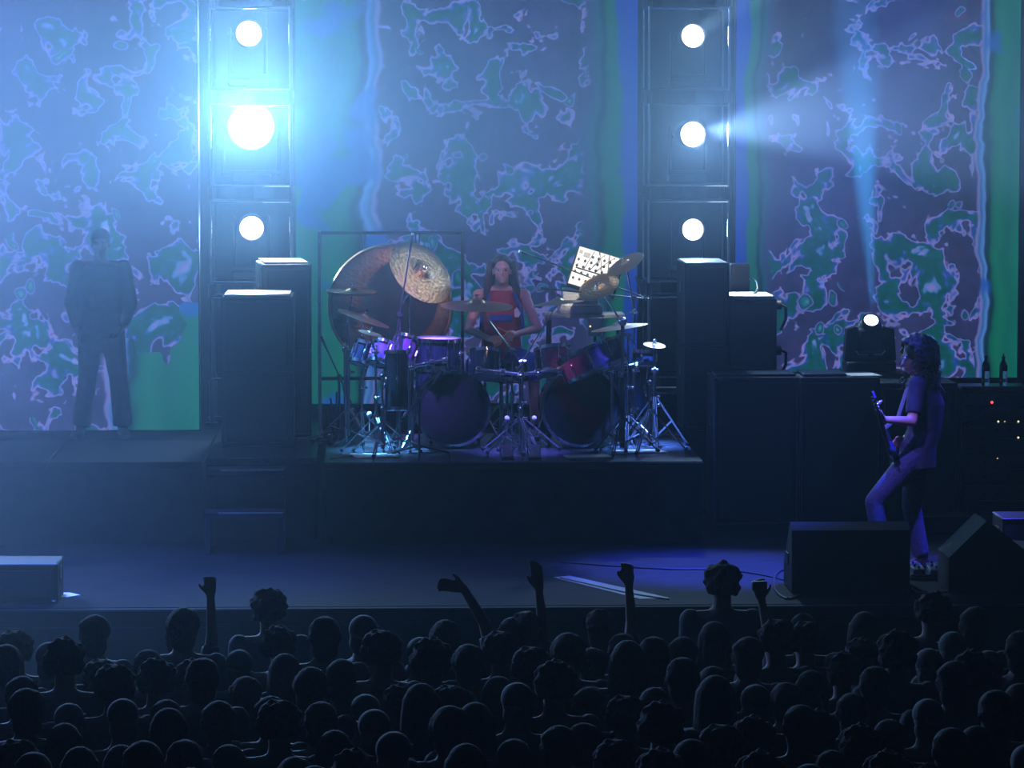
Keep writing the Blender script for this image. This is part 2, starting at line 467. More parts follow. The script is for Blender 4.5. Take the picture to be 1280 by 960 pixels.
# ------------------------------------------------------------------ the three picture panels
def screen_mat(name, x0, x1, z0, wl, wr, seed, bright=1.0, zband=None):
    m = bpy.data.materials.new(name); m.use_nodes = True
    nt = m.node_tree; nt.nodes.clear(); N = nt.nodes.new; L = nt.links.new
    tc = N('ShaderNodeTexCoord'); sp = N('ShaderNodeSeparateXYZ'); L(tc.outputs['Object'], sp.inputs[0])
    mp = N('ShaderNodeMapping'); mp.inputs['Location'].default_value = (seed * 3.1, 0, seed * 1.7)
    L(tc.outputs['Object'], mp.inputs[0])
    def noise(scale, detail, rough, dist, off=0.0):
        n = N('ShaderNodeTexNoise'); n.inputs['Scale'].default_value = scale; n.inputs['Detail'].default_value = detail
        n.inputs['Roughness'].default_value = rough; n.inputs['Distortion'].default_value = dist
        if off:
            m2 = N('ShaderNodeMapping'); m2.inputs['Location'].default_value = (off, off, off); L(mp.outputs[0], m2.inputs[0]); L(m2.outputs[0], n.inputs['Vector'])
        else: L(mp.outputs[0], n.inputs['Vector'])
        return n.outputs[0]
    def math_(op, a, b=None, c=None):
        n = N('ShaderNodeMath'); n.operation = op
        for i, v in enumerate((a, b, c)):
            if v is None: continue
            if isinstance(v, (int, float)): n.inputs[i].default_value = v
            else: L(v, n.inputs[i])
        return n.outputs[0]
    def ramp(fac, stops, interp='LINEAR'):
        n = N('ShaderNodeValToRGB'); n.color_ramp.interpolation = interp
        el = n.color_ramp.elements
        while len(el) < len(stops): el.new(0.5)
        for e, (p, c) in zip(el, stops): e.position = p; e.color = (*c, 1)
        L(fac, n.inputs[0]); return n.outputs[0]
    def mix(f, a, b):
        n = N('ShaderNodeMix'); n.data_type = 'RGBA'
        if isinstance(f, (int, float)): n.inputs[0].default_value = f
        else: L(f, n.inputs[0])
        for i, v in ((6, a), (7, b)):
            if isinstance(v, tuple): n.inputs[i].default_value = (*v, 1)
            else: L(v, n.inputs[i])
        return n.outputs[2]
    SL = (0.030, 0.040, 0.150)
    LAV = (0.22, 0.22, 0.66); TEAL = (0.008, 0.10, 0.16); GRN = (0.004, 0.085, 0.075); BLU = (0.015, 0.07, 0.42)
    n1 = noise(2.9, 3.0, 0.55, 0.35)
    # the islands crowd towards the foot of the picture
    h = N('ShaderNodeMapRange'); L(sp.outputs['Z'], h.inputs[0])
    h.inputs[1].default_value = z0; h.inputs[2].default_value = z0 + 3.4; h.inputs[3].default_value = 0.035; h.inputs[4].default_value = -0.035
    n1 = math_('ADD', n1, h.outputs[0])
    isl = ramp(n1, [(0.0, SL), (0.28, (0.055, 0.040, 0.15)), (0.300, (0.03, 0.03, 0.11)), (0.505, SL), (0.520, LAV), (0.530, (0.16, 0.20, 0.62)), (0.545, BLU), (0.560, TEAL), (0.600, GRN), (0.65, TEAL), (0.672, (0.06, 0.22, 0.60)), (0.70, LAV), (0.75, (0.25, 0.27, 0.72))])
    # purple plains are mottled
    n2 = noise(5.5, 3, 0.6, 0.6, 5.3)
    mott = ramp(n2, [(0.38, (0.75, 0.80, 0.80)), (0.52, (1.0, 1.0, 1.0)), (0.62, (1.35, 1.0, 1.05)), (0.70, (0.7, 1.3, 1.3))])
    mul = N('ShaderNodeMix'); mul.data_type = 'RGBA'; mul.blend_type = 'MULTIPLY'; mul.inputs[0].default_value = 1.0
    L(isl, mul.inputs[6]); L(mott, mul.inputs[7])
    core = mul.outputs[2]
    # small rings
    vo = N('ShaderNodeTexVoronoi'); vo.inputs['Scale'].default_value = 3.4; vo.inputs['Randomness'].default_value = 1.0
    wv = N('ShaderNodeVectorMath'); wv.operation = 'ADD'; nw = N('ShaderNodeTexNoise'); nw.inputs['Scale'].default_value = 3.0
    L(mp.outputs[0], nw.inputs['Vector']); sc = N('ShaderNodeVectorMath'); sc.operation = 'SCALE'; sc.inputs[3].default_value = 0.35
    L(nw.outputs[1], sc.inputs[0]); L(mp.outputs[0], wv.inputs[0]); L(sc.outputs[0], wv.inputs[1]); L(wv.outputs[0], vo.inputs['Vector'])
    ringf = ramp(vo.outputs['Distance'], [(0.0, (1, 1, 1)), (0.16, (1, 1, 1)), (0.25, (0, 0, 0))])
    ringc = ramp(vo.outputs['Distance'], [(0.0, LAV), (0.05, (0.02, 0.2, 0.3)), (0.13, GRN), (0.16, BLU), (0.185, LAV), (0.22, SL)])
    msk = noise(1.3, 1, 0.5, 0, 9.1)
    msk = math_('GREATER_THAN', math_('ADD', msk, h.outputs[0]), 0.53)
    core = mix(math_('MULTIPLY', ringf, msk), core, ringc)
    # side bands
    def band(dist, w, first):
        if w <= 0: return None
        nb = noise(1.1, 3, 0.6, 0.3, first * 2.7 + 1)
        e = math_('DIVIDE', math_('ADD', dist, math_('MULTIPLY', math_('SUBTRACT', nb, 0.5), 0.45 * min(1, w * 1.8))), w)
        if first == 1:
            colr = ramp(e, [(0.0, (0.006, 0.19, 0.13)), (0.3, (0.004, 0.14, 0.11)), (0.5, (0.006, 0.18, 0.11)), (0.62, (0.004, 0.14, 0.09)), (0.70, (0.004, 0.03, 0.05)), (0.755, (0.01, 0.05, 0.10)), (0.80, (0.10, 0.26, 0.75)), (0.87, (0.03, 0.14, 0.42)), (0.93, LAV), (0.97, SL), (1.0, SL)])
        else:
            colr = ramp(e, [(0.0, (0.010, 0.045, 0.48)), (0.28, (0.010, 0.05, 0.42)), (0.36, (0.004, 0.14, 0.10)), (0.55, (0.004, 0.13, 0.08)), (0.64, (0.004, 0.02, 0.05)), (0.74, (0.01, 0.09, 0.14)), (0.85, (0.03, 0.05, 0.16)), (1.0, SL)])
        f = ramp(e, [(0.90, (1, 1, 1)), (1.0, (0, 0, 0))])
        return colr, f
    dl = math_('SUBTRACT', sp.outputs['X'], x0); dr = math_('SUBTRACT', x1, sp.outputs['X'])
    spots = noise(2.6, 1, 0.4, 0, 3.3)
    for d_, (w, first) in ((dl, wl), (dr, wr)):
        bb = band(d_, w, first)
        if bb:
            c2 = bb[0]
            if first == 1: c2 = mix(ramp(spots, [(0.56, (0, 0, 0)), (0.64, (0.85, 0.85, 0.85))]), c2, (0.015, 0.10, 0.52))
            f_ = bb[1]
            if zband:
                zz = math_('ADD', math_('SUBTRACT', z0 + zband, sp.outputs['Z']), math_('MULTIPLY', math_('SUBTRACT', spots, 0.5), 1.2))
                f_ = math_('MULTIPLY', f_, math_('GREATER_THAN', zz, 0.0))
            core = mix(f_, core, c2)
    em = N('ShaderNodeEmission'); em.inputs[1].default_value = bright; L(core, em.inputs[0])
    out = N('ShaderNodeOutputMaterial'); L(em.outputs[0], out.inputs[0])
    m.cycles.emission_sampling = 'NONE'
    return m
YS = 8.4
def screen(label, pxl, pxr, pyb, wl, wr, seed, bright, YS=8.4, zband=None):
    a, b = P(pxl, pyb, YS), P(pxr, pyb, YS)
    z0, z1 = a.z, 7.8
    t = thing('video_screen', label, 'screen', ((a.x + b.x) / 2, YS, 0), group=None)
    hw = (b.x - a.x) / 2
    m = screen_mat('screen_picture', -hw, hw, z0, wl, wr, seed, bright, zband)
    MB().box((0, 0.012, (z0 + z1) / 2), (2 * hw, 0.02, z1 - z0)).build('picture_surface', m, t, smooth=False)
    MB().box((0, 0.07, (z0 + z1) / 2), (2 * hw + 0.02, 0.09, z1 - z0 + 0.02)).build('backing', M_['black'], t, smooth=False)
    return t
screen('large lit screen of blue patterned picture at left, behind the standing silhouette', -260, 249, 539, (0, 1), (0.80, 1), 1.0, 0.75, 7.0, 0.9)
screen('large lit patterned screen behind the drum kit, green band on its left side', 371, 796, 505, (0.78, 1), (0.50, 2), 2.3, 0.62)
screen('large lit patterned screen behind the guitarist, broad green band on its right side', 919, 1274, 473, (0.34, 2), (0.42, 1), 3.9, 0.68)
# black legs of cloth between and beside the panels
for pa, pb, nm in ((249, 371, 'left'), (796, 919, 'right')):
    xa, xb = P(pa, 300, 8.9).x, P(pb, 300, 8.9).x
    o = folded(xa - 0.1, xb + 0.1, 8.75, STAGE + 0.02, 9.4).build('black_curtain', M_['drape'], smooth=True)
    tag(o, 'black folded curtain behind the %s lamp tower' % nm, 'curtain')
o = folded(P(1276, 300, 8.0).x, P(1276, 300, 8.0).x + 1.4, 8.05, STAGE + 0.02, 9.4).build('black_curtain', M_['drape'], smooth=True)
tag(o, 'narrow black curtain at the right edge beside the green screen band', 'curtain')
# masking cloth below the right and middle panels
xa, xb = P(398, 500, 8.2).x, P(1275, 500, 8.2).x
o = folded(xa, xb, 8.2, STAGE + 0.02, P(600, 508, 8.2).z, 0.03, 0.5).build('masking_cloth', M_['drape'], smooth=True)
tag(o, 'low black masking cloth hung below the middle and right screens', 'curtain')

# ------------------------------------------------------------------ lamp towers
def tower(label, xc, yb):
    t = thing('lamp_tower', label, 'lamp tower', (xc, yb, 0))
    W, D = 0.70, 0.60; r = 0.014
    per = 0.843
    tops = [P(866, 113 + 121 * k, yb - D / 2).z for k in range(-1, 4)]
    hgt = P(866, 0, yb).z - P(866, 104, yb).z
    base = STAGE if xc > 0 else DECK
    mpost = MB().cyl((0, 0, 0), (0, 0, hgt), r, seg=10).mesh('post', M_['chrome'])
    mrail = MB().cyl((-W / 2, 0, 0), (W / 2, 0, 0), r * 0.9, seg=8).mesh('rail', M_['chrome'])
    mside = MB().cyl((0, -D / 2, 0), (0, D / 2, 0), r * 0.9, seg=8).mesh('side_rail', M_['chrome'])
    mc = MB().cyl((0, 0, -(per - hgt)), (0, 0, 0), 0.024, seg=8).mesh('coupler', M_['blackmetal'])
    back = MB().box((0, D / 2 - 0.035, hgt / 2), (W - 0.06, 0.012, hgt - 0.05)).mesh('back_panel', M_['drape'], False)
    z0 = P(866, 113 - 121, yb - D / 2).z - 0.0
    k = 0; zt = P(866, -8, yb - D / 2).z + 0.0
    levels = []
    z = P(866, 113, yb - D / 2).z + 2 * per
    while z - 0.0 > base + 0.1:
        levels.append(z); z -= per
    for z in levels:
        if z < base + 0.02: continue
        for sx in (-1, 1):
            for sy in (-1, 1):
                obj('coupler', mc, obj('post', mpost, t, (sx * W / 2, sy * D / 2, z)), (0, 0, 0))
            for zz in (r, hgt - r): obj('side_rail', mside, t, (sx * W / 2, 0, z + zz))
        for sy in (-1, 1):
            for zz in (r, hgt - r): obj('rail', mrail, t, (0, sy * D / 2, z + zz))
        obj('back_panel', back, t, (0, 0, z))
    zb = levels[-1]
    for sx in (-1, 1):
        for sy in (-1, 1):
            MB().cyl((0, 0, base), (0, 0, zb), 0.02, seg=8).cyl((0, 0, base), (0, 0, base + 0.02), 0.06, seg=12).build('foot', M_['blackmetal'], t, loc=(sx * W / 2, sy * D / 2, 0))
    return t, levels
LENS = emitter('lamp_lens_glow', (0.88, 0.95, 1.0), 14, False)
LENSB = emitter('beam_lens_glow', (0.55, 0.65, 1.0), 14, False)
def moving_light(label, lens_c, aim, floor_z, r=0.105, group='stage lamps in the towers', name='stage_lamp', lens=LENS, hl=0.26, depth_base=None):
    """lens_c: world centre of the lens, aim: unit direction of the beam, floor_z: level its base stands on"""
    lens_c = V(lens_c); aim = V(aim).normalized()
    piv = lens_c - aim * hl * 0.6
    t = thing(name, label, 'stage lamp', (piv.x, piv.y, floor_z), group=group)
    pl = piv - V(t.location)
    bh = 0.07
    MB().box((0, 0, bh / 2), (0.34, 0.28, bh), bevel=0.012).build('base', M_['black'], t)
    yk = MB()
    wy = r + 0.045
    yk.box((0, 0, bh + 0.02), (2 * wy + 0.03, 0.10, 0.035), bevel=0.006)
    for s_ in (-1, 1):
        yk.box((s_ * wy, 0, (bh + pl.z) / 2 + 0.03), (0.028, 0.09, pl.z - bh + 0.09), bevel=0.008)
        yk.cyl((s_ * (wy - 0.03), 0, pl.z), (s_ * (wy + 0.02), 0, pl.z), 0.03, seg=12)
    yk.build('yoke', M_['black'], t)
    q = aim.to_track_quat('Z', 'Y').to_matrix().to_4x4()
    Mh = Matrix.Translation(pl) @ q
    L_ = hl * 0.6
    hd = MB().lathe([(0, -0.4 * hl), (r * 0.72, -0.4 * hl), (r * 0.95, -0.3 * hl), (r * 1.0, 0), (r * 1.12, L_ - 0.03), (r * 1.14, L_ + 0.02), (r * 1.04, L_ + 0.022), (r * 1.0, L_ - 0.008), (0, L_ - 0.008)], 28, Mh)
    for i in range(5):
        hd.lathe([(r * 1.02, -0.25 * hl + i * 0.02), (r * 1.10, -0.245 * hl + i * 0.02), (r * 1.02, -0.24 * hl + i * 0.02)], 24, Mh)
    h = hd.build('lamp_head', M_['black'], t)
    MB().lathe([(0, L_ + 0.006), (r * 0.5, L_ + 0.004), (r * 0.97, L_ - 0.004), (r * 0.97, L_ - 0.007), (0, L_ - 0.007)], 32, Mh).build('lens', lens, h)
    return t
def fwd_to(px, py, Y, tgt):
    a = P(px, py, Y); return a, (V(tgt) - a).normalized()
xl, xr = P(313.5, 200, 7.9).x, P(859.5, 200, 7.9).x
towL, levL = tower('tall tube-framed lamp tower at left, beside the black cabinets', xl, 8.06)
towR, levR = tower('tall tube-framed lamp tower between the middle and right screens', xr, 8.06)
YL = 7.86
per = 0.843
def floor_of(z, lev):
    return max(l for l in lev if l < z - 0.05) + 0.036
lamp_specs = [
    (311, 42, levL, (0.10, -1, 0.12), 'topmost lamp in the left tower, round white lens', 16, (0.30, 0.58, 1.0), 250),
    (314, 158, levL, None, 'middle lamp in the left tower, blazing white with a huge halo', 29, (0.22, 0.51, 0.95), 2900),  # lens oversized so its white disc takes in the glare
    (314.5, 285, levL, (0.05, -1, -0.16), 'lowest lamp in the left tower, just above the lit cabinet top', 15, (0.30, 0.58, 1.0), 250),
    (866, 45, levR, (0.16, -1, 0.10), 'topmost lamp in the right tower, above the other white lenses', 14.5, (0.35, 0.60, 1.0), 160),
    (866, 168, levR, (0.22, -1, 0.02), 'middle lamp in the right tower, brightest of the three there', 16, (0.35, 0.60, 1.0), 500),
    (866, 287, levR, (0.15, -1, 0.02), 'lowest lamp in the right tower, just above the black cabinet', 13.5, (0.35, 0.60, 1.0), 120),
]
for px, py, lev, aim, lab, rpx, colr, pw in lamp_specs:
    c = P(px, py, YL)
    if aim is None: aim = (CAM - c).normalized()
    r_ = rpx / 144.0
    fz = floor_of(c.z, lev)
    t = moving_light(lab, c, aim, fz, r=r_)
    bpy.context.view_layer.update()
    a = V(aim).normalized()
    if pw > 2000:   # its beam is tipped up over the heads
        spot('lamp_light', c + a * 0.03, c + a * 3 + V((0, 0, 2.0)), colr, pw, 144, 0.7, r_ * 0.8, t)
    else:
        spot('lamp_light', c + a * 0.03, c + a * 3, colr, pw, 150, 0.9, r_ * 0.8, t)
# beams thrown sideways by the same lamps' neighbours
def beam(px, py, d, colr, pw, ang, rad=0.06):
    c = P(px, py, YL - 0.02); spot('beam_light', c, c + V(d), colr, pw, ang, 0.4, rad)
beam(866, 45, (0.55, -0.6, 0.42), (0.45, 0.66, 0.95), 3500, 22)
beam(880, 165, (1.0, -1.0, 0.16), (0.35, 0.55, 1.0), 4500, 36)
beam(311, 42, (0.55, -0.6, 0.55), (0.40, 0.75, 1.0), 1500, 22)

# ------------------------------------------------------------------ cabinets and cases
def cabinet(label, name, cat, cx, yf, z0, w, h, d, rotz=0.0, group=None, trims='black', face='grille', handle=True, trim_m=None):
    """cx: centre x, yf: y of its front face, z0: base"""
    t = thing(name, label, cat, (cx, yf + d / 2, z0), (0, 0, rotz), group)
    MB().box((0, 0, h / 2), (w, d, h), bevel=0.012).build('cabinet_body', M_['cab'], t)
    if face == 'grille':
        MB().box((0, -d / 2 - 0.004, h / 2), (w - 0.09, 0.018, h - 0.09), bevel=0.004).build('grille', M_['cloth'], t)
    tm = trim_m or M_['blackmetal']
    if trims:
        me = MB().box((0, 0, h / 2), (0.024, 0.024, h - 0.004), bevel=0.005).mesh('corner_trim', tm, False)
        for sx in (-1, 1):
            for sy in (-1, 1):
                obj('corner_trim', me, t, (sx * (w / 2 - 0.010), sy * (d / 2 - 0.010), 0))
        me = MB().box((0, 0, 0), (w - 0.004, 0.03, 0.024), bevel=0.005).mesh('edge_trim', tm, False)
        for z in (0.012, h - 0.012): obj('edge_trim', me, t, (0, -d / 2 + 0.010, z))
    mc = MB().sph((0, 0, 0), 0.019, 10, 6).mesh('corner_cap', M_['blackmetal'])
    for sx in (-1, 1):
        for z in (0.02, h - 0.02): obj('corner_cap', mc, t, (sx * (w / 2 - 0.014), -d / 2 + 0.014, z))
    if handle:
        mh = MB().box((0, 0, 0), (0.008, 0.17, 0.09), bevel=0.003).mesh('side_handle', M_['blackmetal'])
        obj('side_handle', mh, t, (w / 2 + 0.001, 0, h * 0.68))
        obj('side_handle', mh, t, (-w / 2 - 0.001, 0, h * 0.68), (0, 0, PI))
    return t

# left pair of stacks on their platform
def stack(cx, yf, zb, ztop, w, d, n, rotz, labs, group):
    h = (ztop - zb) / n
    for i in range(n):
        cabinet(labs[i], 'speaker_cabinet', 'cabinet', cx, yf, zb + i * h + 0.001, w, h - 0.002, d, rotz, group)
zA = P(320, 371, 5.72).z
a, b = P(276, 368, 5.72), P(366, 368, 5.72)
stack((a.x + b.x) / 2, 5.72, DECK, zA, b.x - a.x, 0.78, 2, 0.0,
      ['lower black cabinet of the front left stack, on the platform by the steps', 'upper black cabinet of the front left stack, white light pooled on its top'], 'front left cabinet stack')
a, b = P(318, 324, 6.95), P(389, 324, 6.95)
zB = P(350, 330, 6.62).z
stack((a.x + b.x) / 2, 6.62, DECK, zB, (b.x - a.x) * 0.86, 0.80, 2, 0.10,
      ['lower black cabinet of the taller rear stack, beside the gong frame', 'upper black cabinet of the taller rear left stack, bright slanted light on top'], 'rear left cabinet stack')
a, b = P(906, 371, 6.56), P(971, 371, 6.56)
zC = P(940, 373, 6.56).z
stack((a.x + b.x) / 2, 6.56, STAGE, zC, b.x - a.x, 0.76, 3, 0.0,
      ['bottom black cabinet of the three-high stack right of the drums', 'middle black cabinet of the three-high stack right of the drums', 'top cabinet of the right stack with a white pool of light on it'], 'right outer cabinet stack')
a, b = P(848, 326, 7.15), P(936, 326, 7.15)
a2 = P(902, 326, 7.15)
zD = P(890, 328, 6.5).z
stack((a.x + a2.x) / 2, 6.5, STAGE, zD, (a2.x - a.x), 0.80, 3, -0.0,
      ['bottom cabinet of the tall stack directly right of the drum riser', 'middle cabinet of the tall stack directly right of the drum riser', 'top cabinet of the tallest stack, under the lowest right tower lamp'], 'right inner cabinet stack')
# pale sheets added on the black stacks so the light pools show bright
def pool_sheet(c, w, d, z, lab, rz=0.0):
    o = MB().box((0, 0, 0.008), (w, d, 0.014), bevel=0.003).build('top_cover', M_['white'], loc=(c[0], c[1], z + 0.002), rot=(0, 0, rz), smooth=False)
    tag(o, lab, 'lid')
# small cabinet that bridges behind
a, b = P(914, 328, 7.46), P(937, 328, 7.46)
cabinet('narrow black case behind the white-lit cabinet, with a looped cable', 'equipment_case', 'case', (a.x + b.x) / 2, 7.46, STAGE, b.x - a.x, P(920, 330, 7.46).z - STAGE, 0.24, 0, None, True, 'none', False)
c = P(938, 350, 7.38)
tag(MB().tube([P(937, 349, 7.45), P(942, 348, 7.36), P(946, 353, 7.28), P(947, 362, 7.2), (P(946, 369, 7.1).x, 7.1, zC + 0.05), (P(945, 371, 7.0).x, 7.0, zC + 0.026), (P(941, 371, 7.0).x, 6.9, zC + 0.026)], 0.008, 8).build('cable', M_['alu']),
    'short looped cable rising from the white-lit cabinet top', 'cable')
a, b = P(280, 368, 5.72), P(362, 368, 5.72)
pool_sheet(((a.x + b.x) / 2, 6.11), b.x - a.x, 0.72, zA, 'pale sheet added on the front left stack to show its almond-shaped light pool')
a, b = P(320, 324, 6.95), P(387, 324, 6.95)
pool_sheet(((a.x + b.x) / 2, 7.02), (b.x - a.x) * 0.80, 0.74, zB, 'pale sheet added on the rear left stack to show the higher light pool', 0.10)
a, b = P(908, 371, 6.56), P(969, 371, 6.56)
pool_sheet(((a.x + b.x) / 2, 6.94), b.x - a.x, 0.70, zC, 'pale sheet added on the right stack to show the light beside the looped cable')
# multipin connectors hanging on the right side of the outer stack
for k, (py, lab) in enumerate(((381, 'upper round connector on the side of the right outer stack'), (438, 'lower round connector on the side of the right outer stack'))):
    p = P(975, py, 6.9)
    MB_ = MB().cyl((-0.03, 0, 0), (0.05, 0, 0), 0.045, 0.04, 12).tube([(0.05, 0, 0), (0.09, 0, -0.02), (0.09, 0, -0.12), (0.05, 0.02, -0.22)], 0.014, 6)
    o = MB_.build('plug', M_['black'], loc=(P(971, py, 6.56).x + 0.026, 6.9, p.z)); tag(o, lab, 'plug', 'connectors on the right stack')

# backline row behind the guitarist
YB = 5.62
def row_cab(p0, p1, ptop, label, y=YB, d=0.62, face='grille'):
    a, b = P(p0, ptop, y), P(p1, ptop, y)
    return cabinet(label, 'backline_cabinet', 'cabinet', (a.x + b.x) / 2, y, STAGE, b.x - a.x - 0.012, a.z - STAGE, d, 0, 'backline cabinets behind the guitarist', face=face, trim_m=M_['steel'])
row_cab(892, 999, 472, 'wide black cabinet with steel edges beside the right corner of the drum riser')
row_cab(1000, 1101, 472, 'tall black cabinet left of the guitarist, in front of the round moving lamp')
row_cab(1103, 1198, 479, 'tall black cabinet directly behind the guitarist\'s back', y=5.75)
# tops: low lids that catch the light
for (p0, p1, py, y, lab) in ((894, 998, 471, YB, 'thin dark flight case lid on the cabinet nearest the drums'), (1003, 1062, 471, YB, 'thin dark flight case lid on the cabinet below the moving lamp')):
    a, b = P(p0, py, y), P(p1, py, y)
    o = MB().box((0, 0.27, 0.010), (b.x - a.x - 0.03, 0.46, 0.02), bevel=0.005).build('top_cover', M_['steel'], loc=((a.x + b.x) / 2, y + 0.03, P(950, 472, YB).z + 0.003))
    tag(o, lab, 'lid', 'lids on the backline')
# lit paper beside the moving lamp
pt = P(1082, 470, YB)
o = MB().box((0, 0, 0.004), (0.26, 0.30, 0.006)).build('paper_sheet', M_['paper'], loc=(pt.x, YB + 0.22, P(950, 472, YB).z + 0.001), rot=(0, 0, 0.15), smooth=False)
tag(o, 'white paper sheet lying on the cabinet left of the guitarist\'s head', 'paper')
spot('truss_light', (2.6, 3.5, 8.4), V(o.location), (0.9, 1.0, 0.85), 260, 3.0, 0.3, 0.05)

# amplifier rack with its small lights
yr = 5.9
a, b = P(1201, 486, yr), P(1292, 486, yr)
rk = thing('amplifier_rack', 'black amplifier rack with red and yellow pilot lights at the right edge', 'rack', ((a.x + b.x) / 2, yr + 0.3, STAGE))
rw_, rh_ = b.x - a.x, a.z - STAGE
sh = MB(); rt = 0.02
MB().box((-rw_ / 2 + rt / 2, 0, rh_ / 2), (rt, 0.6, rh_), bevel=0.004).build('side_panel', M_['cab'], rk, smooth=False)
MB().box((rw_ / 2 - rt / 2, 0, rh_ / 2), (rt, 0.6, rh_), bevel=0.004).build('side_panel', M_['cab'], rk, smooth=False)
MB().box((0, 0, rh_ - rt / 2), (rw_ - 2 * rt - 0.001, 0.6, rt), bevel=0.004).build('top_panel', M_['cab'], rk, smooth=False)
MB().box((0, 0, rt / 2), (rw_ - 2 * rt - 0.001, 0.6, rt), bevel=0.004).build('bottom_panel', M_['cab'], rk, smooth=False)
MB().box((0, 0.28, rh_ / 2), (rw_ - 2 * rt - 0.002, 0.02, rh_ - 2 * rt - 0.002)).build('back_panel', M_['cab'], rk, smooth=False)
LR = emitter('red_pilot', (1.0, 0.06, 0.10), 2.2, False); LY = emitter('yellow_pilot', (1.0, 0.85, 0.45), 1.6, False); LD = emitter('dim_pilot', (1.0, 0.75, 0.35), 0.5, False)
nU = 8; uh = (rh_ - 2 * rt - 0.01) / nU
units = []
for k in range(nU):
    zc = rt + 0.005 + uh * (k + 0.5)
    u = MB().box((0, 0, 0), (rw_ - 2 * rt - 0.01, 0.4, uh - 0.012), bevel=0.004).build('rack_unit', M_['blackmetal'], rk, loc=(0, -0.075, zc), smooth=False)
    units.append((u, zc))
    for s_ in (-1, 1):
        MB().tube([(s_ * (rw_ / 2 - 0.06), -0.2, -uh * 0.25), (s_ * (rw_ / 2 - 0.06), -0.225, -uh * 0.2), (s_ * (rw_ / 2 - 0.06), -0.225, uh * 0.2), (s_ * (rw_ / 2 - 0.06), -0.2, uh * 0.25)], 0.005, 6).build('rack_handle', M_['steel'], u)
    for q in range(3):
        MB().cyl((-0.09 + q * 0.10, -0.2, 0), (-0.09 + q * 0.10, -0.222, 0), 0.014, 0.012, 10).build('knob', M_['black'], u)
def pilot(px, py, m, r=0.010, lab=None):
    p = P(px, py, yr + 0.02)
    u, zc = min(units, key=lambda q: abs(q[1] + STAGE - p.z))
    o = MB().sph((0, 0, 0), (r, r * 0.8, r), 10, 6).build('pilot_light', m, u, loc=(p.x - rk.location.x, -0.201, p.z - STAGE - zc))
    if lab: o['label'] = lab
pilot(1240, 503, LR, 0.012, 'red pilot light')
for px, py in ((1248, 527), (1273, 527), (1273, 547)): pilot(px, py, LY, 0.008, 'yellow pilot light')
for px, py in ((1256, 527), (1247, 573)): pilot(px, py, LD, 0.007, 'dim yellow pilot light')
# tray and bottles
zt = STAGE + rh_
tp = thing('metal_tray', 'shallow grey metal tray on the amplifier rack under two bottles', 'tray', ((a.x + b.x) / 2 - 0.02, yr + 0.22, zt))
MB().box((0, 0, 0.006), (rw_ - 0.04, 0.40, 0.010)).build('tray_base', M_['steel'], tp, smooth=False)
MB().box((0, -0.2, 0.011), (rw_ - 0.04, 0.012, 0.018), bevel=0.003).build('rim', M_['alu'], tp, smooth=False)
for px, lab, lean in ((1232, 'left water bottle on the rack, plain round cap', 0), (1254, 'right water bottle on the rack, cap with a raised sports spout', 1)):
    p = P(px, 480, yr + 0.14)
    bt = thing('water_bottle', lab, 'bottle', (p.x, yr + 0.14, zt + 0.012), group='water bottles on the rack')
    MB().lathe([(0, 0), (0.030, 0), (0.034, 0.008), (0.034, 0.05), (0.031, 0.06), (0.034, 0.07), (0.034, 0.12), (0.033, 0.17), (0.026, 0.195), (0.014, 0.215), (0.012, 0.235), (0, 0.235)], 20).build('bottle_body', M_['plasticclear'], bt)
    MB().lathe([(0.0345, 0.125), (0.0350, 0.126), (0.0350, 0.168), (0.0345, 0.169)], 20).build('bottle_label', M_['tee'], bt)
    if lean: MB().lathe([(0, 0.272), (0.006, 0.270), (0.007, 0.250), (0.016, 0.246), (0.016, 0.228), (0, 0.228)], 16).build('cap', M_['black'], bt)
    else: MB().lathe([(0, 0.256), (0.014, 0.255), (0.016, 0.250), (0.016, 0.228), (0, 0.228)], 16).build('cap', M_['black'], bt)

# moving lamp standing behind the row, beam straight up
ym = 6.6
mz = P(1087, 399, ym)
ml = thing('moving_head_lamp', 'big dark moving lamp throwing a blue beam upward, behind the cabinets', 'stage lamp', (mz.x, ym, STAGE))
lz = mz.z - STAGE
zb0 = P(1087, 464, ym).z - STAGE
# flight case it stands on
fc = cabinet('black flight case under the moving lamp, hidden behind the cabinet row', 'flight_case', 'case', mz.x, ym - 0.28, STAGE, 0.62, zb0, 0.56, 0, None, True, 'none')
ml.location = (mz.x, ym, STAGE + zb0 + 0.001); lz -= zb0
W_ = 0.44
MB().box((0, 0, 0.045), (W_ - 0.02, 0.32, 0.09), bevel=0.015).build('base', M_['black'], ml)
yk = MB()
yk.box((0, 0, 0.115), (W_, 0.14, 0.05), bevel=0.012)
yoke_pts = [(-W_ / 2, 0.10), (-W_ / 2 + 0.02, 0.36), (-W_ / 2 + 0.10, 0.38), (-W_ / 2 + 0.10, 0.20), (-W_ / 2 + 0.14, 0.15), (-W_ / 2 + 0.14, 0.10)]
yk.prism(yoke_pts, -0.07, 0.07); yk.prism([(-x, z) for x, z in yoke_pts][::-1], -0.07, 0.07)
yk.build('yoke', M_['black'], ml)
hd = MB().box((0, 0.02, 0.26), (0.235, 0.26, 0.22), bevel=0.03)
hd.loft([(V((0, 0.02, 0.36)), V((0.115, 0, 0)), V((0, 0.13, 0))), (V((0, 0.01, 0.40)), V((0.10, 0, 0)), V((0, 0.115, 0))), (V((0, 0, 0.435)), V((0.075, 0, 0)), V((0, 0.09, 0)))], 24)
h = hd.build('lamp_head', M_['black'], ml)
aimv = V((0.0, -0.75, 0.66)).normalized()
lc = V((0, -0.105, lz))
Mq = Matrix.Translation(lc) @ aimv.to_track_quat('Z', 'Y').to_matrix().to_4x4()
